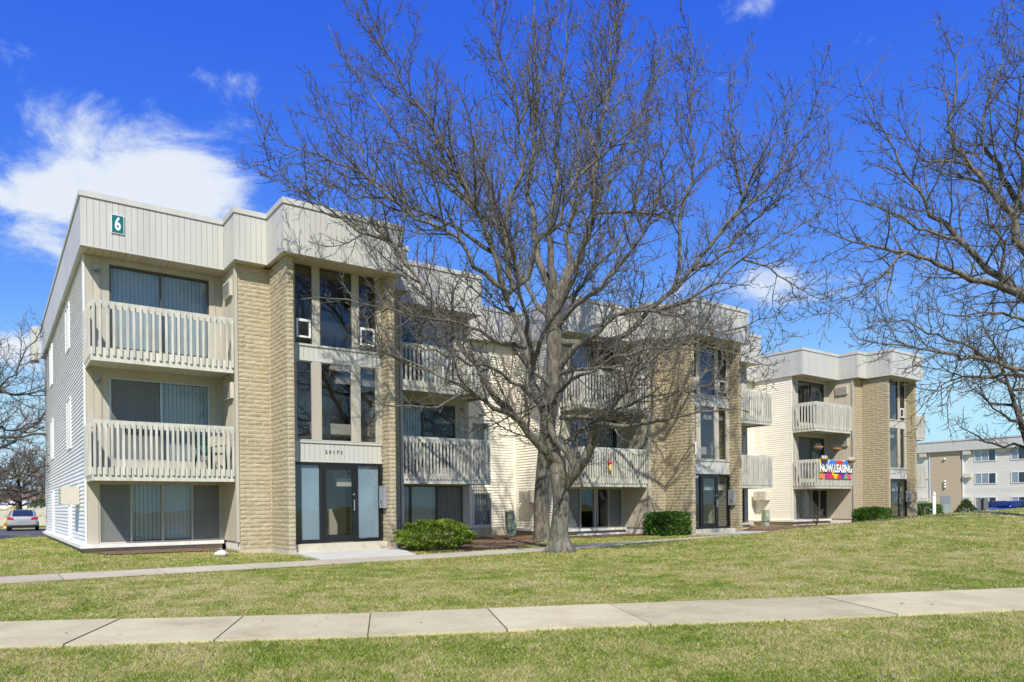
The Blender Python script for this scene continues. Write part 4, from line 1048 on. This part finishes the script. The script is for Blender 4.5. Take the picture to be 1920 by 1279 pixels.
# ------------------------------------------------------------------ small things around the building
p = onground(415, 1044, 16.4)
bm = bmesh.new(); bmesh.ops.create_icosphere(bm, subdivisions=3, radius=.13)
rr = random.Random(4)
for v in bm.verts:
    v.co *= 1 + .16 * math.sin(v.co.x * 31 + 1) * math.cos(v.co.y * 27) + rr.uniform(-.03, .03); v.co.z *= .62; v.co.x *= 1.15
me = bpy.data.meshes.new('rock'); bm.to_mesh(me); bm.free(); me.materials.append(ROCKM)
o = link(bpy.data.objects.new('rock', me)); o.location = (p[0], p[1], p[2] + .06); tag(o, 'pale rounded rock lying on the grass in front of the block wall', 'rock')
def pedestal(u, v, tilt, label, h=.95):
    x, y = uv2w(u, v); root = empty('utility_pedestal', (x, y, float(gz(x, y)) - .03), YAW - .15); root.rotation_euler[1] = tilt
    MB().box((-.13, -.10, 0), (.13, .10, .32)).build('base', UTIL, root)
    MB().hexa([(-.15, -.14, .28), (.15, -.14, .28), (.15, .12, .28), (-.15, .12, .28), (-.14, -.12, h), (.14, -.12, h), (.14, .10, h + .04), (-.14, .10, h + .04)]).build('cover', UTIL, root)
    MB().box((-.10, -.147, h - .28), (.02, -.134, h - .2)).build('sticker', YELLOW, root); MB().box((-.02, -.16, .30), (.08, -.141, .36)).build('latch', GREY, root)
    tag(root, label, 'utility box', 'utility pedestals by the siding')
pedestal(13.45, 1.55, -.10, 'leaning grey green utility pedestal beside the rear tree trunk')
pedestal(13.4 + 14.36, .9, .02, 'grey green utility pedestal in the recess left of the bannered section', .8)
# white downspout length lying along the wall
x0, y0 = uv2w(14.9, -.42); x1, y1 = uv2w(17.2, -.55)
o = MB().bar((x0, y0, float(gz(x0, y0)) + .06), (x1, y1, float(gz(x1, y1)) + .07), .075, .06).build('downspout', WHITE); tag(o, 'white downspout pipe lying along the foot of the middle section', 'pipe')
# green plastic chair on the lower balcony of the first section
def chair(parent_unit, u, v, z, rz, label):
    du, dv, dz = UNIT[parent_unit]; x, y = uv2w(u + du, v + dv); root = empty('patio_chair', (x, y, ZB + dz + z), YAW + rz)
    m = MB(); m.hexa([(-.23, -.24, .40), (.23, -.24, .40), (.21, .2, .37), (-.21, .2, .37), (-.24, -.25, .43), (.24, -.25, .43), (.22, .2, .40), (-.22, .2, .40)]).build('seat', GREENP, root)
    for sx in (-1, 1):
        MB().bar((sx * .26, -.27, 0), (sx * .24, -.22, .62), .045).build('leg', GREENP, root); MB().bar((sx * .27, .27, 0), (sx * .22, .2, .41), .045).build('leg', GREENP, root)
        MB().bar((sx * .25, -.26, .63), (sx * .23, .22, .60), .05, .03).build('armrest', GREENP, root)
    b = MB()
    for q in range(5):
        x_ = -.18 + q * .09; b.bar((x_, .2, .40), (x_ * 1.15, .33, .84 + .05 * math.cos(q - 2)), .05, .02)
    b.bar((-.25, .33, .86), (.25, .33, .86), .06, .025); b.build('backrest', GREENP, root)
    tag(root, label, 'chair')
chair(0, 2.62, -.62, D2 + .302, .5, 'dark green plastic chair behind the lower balcony slats beside the block wall')
# toy / garden decoration on the middle section's balcony
du, dv, dz = UNIT[1]; x, y = uv2w(du + 1.15, dv - 1.30); root = empty('garden_ornament', (x, y, ZB + dz + D2 + .62), YAW)
MB().lathe((0, 0, 0), [(.03, -.1), (.055, -.02), (.05, .1), (.03, .16)], 10).build('body', YELLOW, root, True)
MB().lathe((-.05, 0, .16), [(.02, 0), (.045, .03), (.02, .1)], 8).lathe((.05, 0, .16), [(.02, 0), (.045, .03), (.02, .1)], 8).build('flower', REDP, root, True)
tag(root, 'yellow ornament with red tops hanging on the middle section balcony slats', 'ornament')
# leasing banner and hanging baskets on the third section
du, dv, dz = UNIT[2]
BAN = {n: flat('banner_' + n, c) for n, c in dict(white=(.8, .8, .78), black=(.01, .01, .012), red=(.65, .04, .03), blue=(.04, .2, .65), orange=(.8, .22, .02), yellow=(.75, .55, .03), purple=(.16, .03, .35), green=(.12, .45, .08), magenta=(.55, .02, .16), pink=(.7, .06, .2)).items()}
x, y = uv2w(du, dv); root = empty('banner', (x, y, ZB + dz), YAW)
b0, b1, z0, z1 = .10, 2.92, D2 + .46, D2 + 1.34; vb = -1.262
m = MB(); n = 24
for i in range(n):
    for j in range(2):
        pass
for side, off in ((0, 0.0), (1, .004)):
    base_i = len(m.v)
    for i in range(n + 1):
        t = i / n; w_ = .012 * math.sin(t * 14) + .006 * math.sin(t * 31)
        sag = .03 * math.sin(t * math.pi)
        for zz in (z0, z1 - sag * 0): m.v.append((b0 + (b1 - b0) * t, vb - .01 + w_ + off, zz))
    for i in range(n): a = base_i + i * 2; m.f.append((a, a + 2, a + 3, a + 1) if side == 0 else (a, a + 1, a + 3, a + 2)); m.m.append(0)
m.build('cloth', BAN['white'], root)
pr = MB(); mats = list(BAN.values()); names = list(BAN)
def disc(cx, cz, rx, rz_, col, v, ang=0):
    k = 16; b_ = len(pr.v)
    for j in range(k):
        a = 2 * math.pi * j / k; X, Z = rx * math.cos(a), rz_ * math.sin(a); X, Z = X * math.cos(ang) - Z * math.sin(ang), X * math.sin(ang) + Z * math.cos(ang)
        pr.v.append((min(b1 - .01, max(b0 + .01, cx + X)), v, min(z1 - .01, max(z0 + .01, cz + Z))))
    pr.f.append(tuple(range(b_, b_ + k))[::-1] if False else tuple(range(b_, b_ + k))); pr.m.append(names.index(col))
vv0 = vb - .034
for q, (cx, cz, rx, rz_, col, an) in enumerate([(.2, z0 + .16, .34, .2, 'orange', 0), (.85, z0 + .14, .32, .2, 'magenta', .3), (1.45, z0 + .15, .32, .22, 'yellow', 0), (2.05, z0 + .15, .36, .19, 'purple', -.5), (2.68, z0 + .12, .34, .2, 'pink', .2), (1.15, z0 + .05, .2, .14, 'red', 0), (1.78, z0 + .06, .18, .14, 'red', 0),
        (1.25, z1 - .12, .36, .2, 'blue', .2), (1.85, z1 - .1, .36, .18, 'red', -.2), (.55, z1 - .1, .3, .2, 'blue', 0), (.15, z1 - .2, .1, .36, 'yellow', .1), (2.4, z1 - .12, .3, .16, 'blue', .3), (2.84, z0 + .4, .12, .3, 'green', 0), (.18, z0 + .42, .09, .25, 'green', 0), (2.35, z0 + .05, .16, .12, 'green', 0)]):
    disc(cx, cz, rx, rz_, col, vv0 - .0006 * q, an)
pr.build('print', mats, root)
text_mesh('lettering', 'NOW LEASING', .50, BAN['black'], root, ((b0 + b1) / 2 + .03, vb - .052, (z0 + z1) / 2 - .0), sx=.82, bold=.05, extrude=.001)
text_mesh('lettering', 'NOW LEASING', .50, BAN['white'], root, ((b0 + b1) / 2, vb - .058, (z0 + z1) / 2 + .03), sx=.82, bold=.022, extrude=.001)
tag(root, 'colourful leasing banner with balloons tied to the far section balcony railing', 'banner')
def basket(u, v, z, label, hang=True):
    x, y = uv2w(u + du, v + dv); root = empty('flower_basket', (x, y, ZB + dz + z), YAW)
    MB().lathe((0, 0, 0), [(.03, -.15), (.13, -.12), (.19, -.04), (.215, .02), (.19, .025), (.10, -.02)], 16).build('bowl', COIR, root, True)
    m = MB()
    for i in range(16):
        a = i * .9; m.tube([(0.02 * math.cos(a), .02 * math.sin(a), -.02), (.1 * math.cos(a), .1 * math.sin(a), .12 + .05 * math.sin(i * 2.1)), (.17 * math.cos(a + .4), .17 * math.sin(a + .4), .10 + .07 * math.cos(i * 1.7))], [.012, .010, .004], 5)
    m.build('dry_stems', TWIG if hang else BLIND, root)
    if hang:
        c = MB()
        for a in (0, 2.1, 4.2): c.tube([(.2 * math.cos(a), .2 * math.sin(a), .01), (0, 0, .42)], .005, 4)
        c.tube([(0, 0, .42), (0, 0, .66)], .006, 4); c.build('chain', BLACK, root)
    tag(root, label, 'basket', 'coir flower baskets on the bannered balcony')
basket(.55, -1.0, D3 - .72, 'coir hanging basket nearer the window on the bannered balcony')
basket(2.05, -1.05, D3 - .74, 'coir hanging basket nearer the block wall on the bannered balcony')
basket(.42, -1.36, D2 + 1.36, 'coir basket clipped on the rail at the banner left end', False)
basket(2.72, -1.38, D2 + 1.36, 'coir basket clipped on the rail at the banner right end', False)

# ------------------------------------------------------------------ vehicles
def car_paint(name, c):
    m, t = new_mat(name); b = pbr(t, c, .3, None, metal=.35, spec=.5); b.inputs['Coat Weight'].default_value = .8; b.inputs['Coat Roughness'].default_value = .06; return m
SILVER = car_paint('silver_paint', (.50, .49, .46)); BLUE1 = car_paint('blue_paint', (.012, .03, .22)); BLUE2 = car_paint('deep_blue_paint', (.01, .02, .12))
TYRE = simple('tyre_rubber', (.012, .012, .012), .85); TAIL = simple('tail_light_red', (.45, .01, .012), .2, spec=.6); PLATE = simple('number_plate', (.35, .36, .38), .5)
CGLASS = simple('car_glass', (.02, .03, .045), .06, .05, 1, spec=.8)
def car(loc, rz, paint, label, L=4.6, Wd=1.78):
    """four-door saloon; x = forward, origin between the wheels on the ground"""
    root = empty('parked_car', loc, rz); h = Wd / 2
    def loft(st, name, mat):
        bm = bmesh.new(); rings = []
        for x, ring in st: rings.append([bm.verts.new((x, y, z)) for y, z in ring])
        n = len(rings[0])
        for a, b in zip(rings, rings[1:]):
            for i in range(n): bm.faces.new((a[i], a[(i + 1) % n], b[(i + 1) % n], b[i]))
        bm.faces.new(rings[0][::-1]); bm.faces.new(rings[-1]); bmesh.ops.recalc_face_normals(bm, faces=bm.faces)
        me = bpy.data.meshes.new(name); bm.to_mesh(me); bm.free(); me.materials.append(mat)
        for p_ in me.polygons: p_.use_smooth = True
        o = link(bpy.data.objects.new(name, me), root); sb = o.modifiers.new('sub', 'SUBSURF'); sb.levels = 2; sb.render_levels = 2; return o
    def low(w, zb, zm, zt): return [(-w * .90, zb), (-w, zb + .12), (-w, zm), (-w * .95, zt - .03), (-w * .6, zt), (w * .6, zt), (w * .95, zt - .03), (w, zm), (w, zb + .12), (w * .90, zb)]
    a = L / 2
    loft([(-a, low(h * .86, .40, .62, .86)), (-a + .06, low(h * .93, .30, .68, .98)), (-a + .35, low(h, .22, .72, 1.02)), (-a + 1.1, low(h, .2, .72, 1.0)), (0, low(h, .2, .72, .96)), (a - 1.2, low(h, .2, .70, .95)), (a - .5, low(h * .98, .22, .66, .86)), (a - .1, low(h * .88, .28, .58, .74)), (a, low(h * .78, .38, .54, .66))], 'body', paint)
    def cab(w0, w1, z0, z1): return [(-w0, z0), (-w0 * .5 - w1 * .5, (z0 + z1) / 2), (-w1, z1 - .05), (-w1 * .7, z1), (w1 * .7, z1), (w1, z1 - .05), (w0 * .5 + w1 * .5, (z0 + z1) / 2), (w0, z0)]
    cabn = loft([(-a + .55, cab(h * .82, h * .78, .96, .99)), (-a + .95, cab(h * .90, h * .74, .95, 1.26)), (-a + 1.4, cab(h * .93, h * .72, .93, 1.43)), (-.1, cab(h * .93, h * .73, .92, 1.46)), (.55, cab(h * .92, h * .72, .92, 1.38)), (1.25, cab(h * .88, h * .8, .91, .95))], 'cabin', paint)
    g = MB(); e = .016
    g.quad((-a + .60, -h * .66, 1.03), (-a + .60, h * .66, 1.03), (-a + 1.22, h * .58, 1.375), (-a + 1.22, -h * .58, 1.375)); g.quad((1.16, h * .72, 1.0), (1.16, -h * .72, 1.0), (.62, -h * .60, 1.36), (.62, h * .60, 1.36))
    g.v = [(x + (-.035 if i < 4 else .04), y, z + .03) for i, (x, y, z) in enumerate(g.v)]
    for s in (-1, 1):
        for x0, x1, x2, x3 in ((-a + 1.05, -.1, -.1, -a + 1.4), (-.02, .98, .5, -.02)):
            q = [(x0, s * (h * .925 + .012), .99), (x1, s * (h * .925 + .012), .98), (x2, s * (h * .78 + .012), 1.37), (x3, s * (h * .78 + .012), 1.37)]
            g.quad(*(q if s < 0 else q[::-1]))
    g.build('windows', CGLASS, root)
    for x in (-a + .85, a - .9):
        for s in (-1, 1):
            w_ = MB().tube([(x, s * (h - .2), .32), (x, s * (h + .005), .32)], .32, 20).build('wheel', TYRE, root); MB().tube([(x, s * (h - .02), .32), (x, s * (h + .012), .32)], .2, 14).build('rim', GREY, w_)
    for s in (-1, 1):
        MB().hexa([(-a - .0, s * h * .52, .74), (-a + .03, s * h * .93, .78), (-a + .25, s * h * .98, .78), (-a + .25, s * h * .5, .74), (-a + .02, s * h * .56, .90), (-a + .05, s * h * .93, .96), (-a + .25, s * h * .97, .98), (-a + .25, s * h * .5, .9)]).build('tail_light', TAIL, root)
        MB().hexa([(a - .25, s * h * .5, .55), (a - .02, s * h * .5, .55), (a - .18, s * h * .92, .58), (a - .4, s * h * .92, .58), (a - .25, s * h * .5, .68), (a - .04, s * h * .5, .66), (a - .2, s * h * .92, .72), (a - .4, s * h * .92, .72)]).build('headlight', ALU, root)
        MB().box((.75, s * (h + .02), .95), (.9, s * (h + .2), 1.07)).build('mirror', paint, root)
    MB().box((-a - .012, -.26, .62), (-a + .1, .26, .74)).build('number_plate', PLATE, root); MB().box((-a - .01, -h * .8, .22), (-a + .3, h * .8, .40)).build('bumper', TYRE, root)
    tag(root, label, 'car', 'parked cars'); return root
p = onground(44, 994, 50); car((p[0], p[1], p[2] + .02), R(90 + 33), SILVER, 'silver saloon car seen from behind in the lot left of the white gable')
p = onground(1900, 960, 56); car((p[0], p[1], p[2] - .03), R(180 + 10), BLUE1, 'bright blue car behind the grassy mound, nearer the grey sign')
p = onground(1872, 955, 63); car((p[0], p[1], p[2] - .03), R(180 + 16), BLUE2, 'dark blue car mostly hidden behind the brighter blue one')

# ------------------------------------------------------------------ left background
p = onground(10, 988, 57); root = empty('fire_hydrant', p)
MB().lathe((0, 0, 0), [(.16, 0), (.16, .04), (.105, .06), (.10, .46), (.13, .48), (.13, .52), (.11, .60), (.06, .67), (.03, .72)], 14).build('barrel', YELLOW, root, True)
for an in (0, math.pi): MB().tube([(.08 * math.cos(an), 0, .42), (.2 * math.cos(an), 0, .42)], .06, 10).build('nozzle', YELLOW, root)
MB().tube([(0, -.08, .38), (0, -.21, .38)], .085, 10).build('nozzle', YELLOW, root); tag(root, 'yellow fire hydrant on the grass left of the silver car', 'hydrant')
p = onground(19, 989, 55); root = empty('marker_post', p); root.rotation_euler = (0, R(9), 0)
MB().tube([(0, 0, 0), (0, 0, 1.7)], .035, 8).build('pole', GREENP, root); MB().tube([(0, 0, 1.05), (0, 0, 1.72)], .06, 8).build('sleeve', YELLOW, root); tag(root, 'slanting marker post with yellow sleeve behind the silver car', 'post')
BEIGE = simple('beige_wall', (.47, .43, .34), .85, .15, 1.5)
a_, b_ = at(-260, 986, 70), at(150, 986, 66); root = empty('boundary_wall', (a_.x, a_.y, float(gz(a_.x, a_.y)))); dd = Vector((b_.x - a_.x, b_.y - a_.y, 0)); root.rotation_euler = (0, 0, math.atan2(dd.y, dd.x))
npn = 10; wl = dd.length / npn
for i in range(npn): MB().box((i * wl + .03, -.1, -.2), ((i + 1) * wl - .03, .1, 1.62 + .02 * math.sin(i * 3))).build('wall_panel', BEIGE, root)
for i in range(npn + 1): MB().box((i * wl - .12, -.16, -.2), (i * wl + .12, .16, 1.72)).build('pier', BEIGE, root)
tag(root, 'long beige boundary wall behind the silver car and hydrant', 'wall')
p = onground(98, 980, 98); root = empty('house', p, R(12))
MB().box((-9, -4, -.3), (9, 4, 2.6)).build('wall', SIDC, root)
MB().hexa([(-9.5, -4.5, 2.6), (9.5, -4.5, 2.6), (9.5, 4.5, 2.6), (-9.5, 4.5, 2.6), (-9.5, -.05, 4.4), (9.5, -.05, 4.4), (9.5, .05, 4.4), (-9.5, .05, 4.4)]).build('roof', BROWNR, root); tag(root, 'far house with brown shingle roof showing beyond the beige wall', 'house')
p = onground(38, 980, 80); root = empty('canopy', p)
MB().hexa([(-1.7, -1.2, 2.0), (1.7, -1.2, 2.0), (1.7, 1.2, 2.0), (-1.7, 1.2, 2.0), (-1.2, -.4, 2.5), (1.2, -.4, 2.5), (1.2, .4, 2.5), (-1.2, .4, 2.5)]).build('roof', WHITE, root)
for sx in (-1.6, 1.6):
    for sy in (-1.1, 1.1): MB().box((sx - .05, sy - .05, -.2), (sx + .05, sy + .05, 1.999)).build('leg', WHITE, root)
tag(root, 'small white canopy roof peeping over the beige wall', 'canopy')

# ------------------------------------------------------------------ right background building
gx, gy = uv2w(94, 15); root = empty('apartment_building', (gx, gy, ZB - .35), YAW)     # local y = v - 15, faces -x
Z4 = lambda z: z + .35
V4 = lambda v: v - 15
SIDG = simple('pale_vinyl_siding', (.66, .63, .55), .5, .05, 1, (1, 1, 3)); BRK4 = simple('distant_block', (.45, .36, .25), .95, .15, 6, (1, 1, 3), fine=14, bstr=.9)
m = MB(); m.box((0, -40, -.5), (12, 24, Z4(6.9))); w4 = m.build('wall', SIDG, root)
for i in range(36): box('siding_board', w4, SIDG, (-.03, -40, i * .2), (-.001, V4(18.9), i * .2 + .193))
for i in range(36): box('siding_board', w4, SIDG, (-.03, V4(22.75), i * .2), (-.001, 24, i * .2 + .193))
bp_ = MB().box((-.2, V4(19.15), -.4), (-.002, V4(22.6), Z4(6.88))).build('block_panel', BRK4, root)
fs = MB().box((-.55, -41, Z4(6.87)), (.5, 25, Z4(8.05))).build('fascia', FASCIA, root); box('cap_flashing', root, FASCIA, (-.62, -41.1, Z4(8.051)), (.6, 25.1, Z4(8.22)))
MB().box((.5, -41, Z4(7.6)), (12, 25, Z4(7.7))).build('roof', ROOF, root)
for v in (18.95, 22.72): MB().bar((-.12, V4(v), 0.3), (-.12, V4(v), Z4(6.86)), .13, .1).bar((-.12, V4(v), .3), (-.7, V4(v) - .3, .05), .12, .1).build('downspout', WHITE, root)
for (v0, v1) in ((15.4, 17.7), (11.6, 13.9), (7.6, 9.9), (24.4, 26.6)):
    for z0, z1 in ((5.44, 6.86), (2.74, 4.06), (-.02, 1.2)):
        m = MB(); t = .07; a, b, c, d = V4(v0), V4(v1), Z4(z0), Z4(z1)
        for x in (a, a + (b - a) / 3, a + 2 * (b - a) / 3, b - t): m.box((-.1, x, c), (-.031, x + t, d))
        m.box((-.099, a, c), (-.031, b, c + t)); m.box((-.099, a, d - t), (-.031, b, d)); wi = m.build('window', WHITE, root)
        for q in range(3): box('pane', wi, GLASSD, (-.06, a + (b - a) * q / 3 + t, c + t), (-.05, a + (b - a) * (q + 1) / 3, d - t)); box('blind', wi, BLIND if (q + int(v0)) % 3 else DARK, (-.045, a + (b - a) * q / 3 + t, c + t), (-.035, a + (b - a) * (q + 1) / 3, d - t))  # DARK ones are no blinds: near-black sheets painting in unlit rooms
for v0 in (17.98, 23.0):
    for z in (6.33, 3.57, .75): MB().box((-.5, V4(v0), Z4(z)), (-.0305, V4(v0) + .82, Z4(z) + .45)).build('air_conditioner', TAN2, root)
dr = MB().box((-.24, V4(20.35), -.1), (-.2005, V4(21.45), 1.75)).build('door', GREY, root); MB().tube([(-.3, V4(20.5), .85), (-.24, V4(20.5), .85)], .04, 8).build('handle', ALU, dr)
for z in (5.95, 3.2, 2.85, 2.5): MB().lathe((-.32, V4(20.93), Z4(z)), [(.05, -.12), (.14, -.06), (.14, .06), (.05, .12)], 10).build('vent_hood', WHITE, root, True)
MB().tube([(3, V4(19.7), Z4(7.7)), (3, V4(19.7), Z4(8.9))], .18, 10).build('roof_vent', GREY, root)
tag(root, 'separate far apartment building with a blank block panel at the right edge', 'building')
# utility box, posts and signs on the right
p = onground(1765, 962, 66); root = empty('transformer', p, YAW); MB().box((-.7, -.55, .1), (.7, .55, 1.0)).build('cabinet', UTIL, root); MB().hexa([(-.73, -.58, 1.0), (.73, -.58, 1.0), (.73, .58, 1.0), (-.73, .58, 1.0), (-.66, -.5, 1.1), (.66, -.5, 1.1), (.66, .5, 1.1), (-.66, .5, 1.1)]).build('lid', UTIL, root); MB().box((-.85, -.7, -.1), (.85, .7, .099)).build('pad', CONC, root)
tag(root, 'grey green transformer cabinet on the grass by the far block panel', 'utility box')
def yardpost(px, py, Y, h):
    p = onground(px, py, Y); root = empty('yard_post', p, YAW + .5)
    MB().box((-.08, -.08, -.1), (.08, .08, h)).build('post', WHITE, root); MB().lathe((0, 0, h), [(.11, 0), (.12, .03), (.05, .06), (.08, .1), (.05, .17), (.01, .22)], 12).build('finial', WHITE, root, True)
    MB().hexa([(-.02, -.02, h * .45), (.34, -.02, h * .45), (.34, .02, h * .45), (-.02, .02, h * .45), (-.02, -.02, h * .92), (.34, -.02, h * .92), (.34, .02, h * .92), (-.02, .02, h * .92)]).build('sign_board', WHITE, root)
    tag(root, 'white wooden post with finial and side board right of the last entrance', 'post')
yardpost(1752, 968, 42, 1.45)
p = onground(1843, 962, 48); root = empty('sign', p, R(-33)); MB().box((-.05, -.04, -.1), (.05, .04, 1.42)).build('post', BLACK, root)
k = MB(); pts = [(-.31, .62), (.31, .62), (.31, 1.22), (.22, 1.26), (.14, 1.36), (-.14, 1.36), (-.22, 1.26), (-.31, 1.22)]
nb = len(pts)
for yv in (.045, .07): k.v += [(x, yv, z) for x, z in pts]
k.f = [tuple(range(nb)), tuple(range(2 * nb - 1, nb - 1, -1))] + [(i, nb + i, nb + (i + 1) % nb, (i + 1) % nb) for i in range(nb)]; k.m = [0] * len(k.f)
k.build('board', simple('dark_grey_sign', (.13, .135, .145), .6), root); tag(root, 'dark grey shaped sign seen from behind in front of the blue car', 'sign')

# ------------------------------------------------------------------ lawn grass
def lawn_mask(x, y):
    t = y - TA * x + .025 * np.sin(x * 7.3) + .02 * np.sin(x * 17.1); ok = ~((t > SWB + .05) & (t < SWA - .03))
    u, v = w2uv(x, y); ok &= ~((v > -6.07) & (v < -4.98))
    for du, dv, dz in UNIT:
        U_, V_ = u - du, v - dv
        ok &= ~((U_ > 3.75 + (V_ + 5) * .13) & (U_ < 6.9 + (V_ + 2.3) * .33) & (V_ > -5.0) & (V_ < -2.0))
        ok &= ~((U_ > -.05) & (U_ < 10.8) & (V_ > -.6))
        ok &= ~((U_ > .1) & (U_ < 3.2) & (V_ > -1.4))
        ok &= ~((U_ > 3.1) & (U_ < 4.1) & (V_ > -1.33)); ok &= ~((U_ > 3.88) & (U_ < 4.12) & (V_ > -2.6))
        ok &= ~((U_ > 6.9) & (U_ < 9.3) & (V_ > -4.3)); ok &= ~((U_ >= 9.3) & (U_ < 14.4) & (V_ > -4.3 + (U_ - 9.3) * .72))
    return ok
def blades(n, y0, y1, hmul, seed):
    r = np.random.default_rng(seed)
    yy = 1 / (1 / y0 - r.uniform(0, 1, n) * (1 / y0 - 1 / y1)); xx = r.uniform(-.80, .80, n) * yy
    ok = lawn_mask(xx, yy); xx, yy = xx[ok], yy[ok]; n = len(xx); z = gz(xx, yy)
    h = hmul * r.uniform(.018, .055, n) * (1 + .25 * np.sin(xx * 1.3) * np.cos(yy * 1.7)); a = r.uniform(0, 6.283, n); w = (.0022 + .00042 * yy) * r.uniform(.7, 1.4, n)
    lean = r.uniform(.3, 2.2, n) * h; b = r.uniform(0, 6.283, n)
    P0 = np.stack([xx - np.cos(a) * w, yy - np.sin(a) * w, z - .004], 1); P1 = np.stack([xx + np.cos(a) * w, yy + np.sin(a) * w, z - .004], 1)
    P2 = np.stack([xx + np.cos(b) * lean, yy + np.sin(b) * lean, z + h], 1)
    return np.stack([P0, P1, P2], 1).reshape(-1, 3), np.repeat(r.uniform(0, 1, n) ** .9, 3)
Va, Ta = blades(330000, 4.6, 16, .62, 1); Vb, Tb = blades(110000, 14, 42, .95, 2)
gv = np.concatenate([Va, Vb]); gt = np.concatenate([Ta, Tb])
g = mesh_arrays('grass', gv, np.arange(len(gv)).reshape(-1, 3), BLADE, None, gt); tag(g, 'short patchy spring lawn of green and straw coloured blades', 'grass', kind='stuff')

r = np.random.default_rng(77); n = 150
yy = 1 / (1 / 4.8 - r.uniform(0, 1, n) * (1 / 4.8 - 1 / 24)); xx = r.uniform(-.75, .75, n) * yy; zz = gz(xx, yy) + r.uniform(.012, .035, n) + .02
a = r.uniform(0, 6.283, n); L = r.uniform(.012, .034, n); c_, s_ = np.cos(a) * L, np.sin(a) * L; tz = r.uniform(-.3, .3, n) * L
V4_ = np.stack([np.stack([xx - c_, yy - s_, zz], 1), np.stack([xx + s_ * .45, yy - c_ * .45, zz + tz], 1), np.stack([xx + c_, yy + s_, zz + .006], 1), np.stack([xx - s_ * .45, yy + c_ * .45, zz - tz * .5 + .004], 1)], 1).reshape(-1, 3)
DEAD = leaf_mat('dead_leaf', (.10, .05, .025), (.24, .14, .07), (.42, .33, .22))
lf = mesh_arrays('fallen_leaves', V4_, np.arange(n * 4).reshape(-1, 4), DEAD, None, np.repeat(r.uniform(0, 1, n), 4)); tag(lf, 'small brown dead leaves scattered over the lawn', 'leaves', kind='stuff')
chair(0, 8.6, -.6, D2 + .302, -.6, 'dark green plastic chair behind the slats right of the 20173 entrance')
chair(1, 2.2, -.55, D2 + .302, .3, 'dark green plastic chair on the middle section balcony behind the tree')
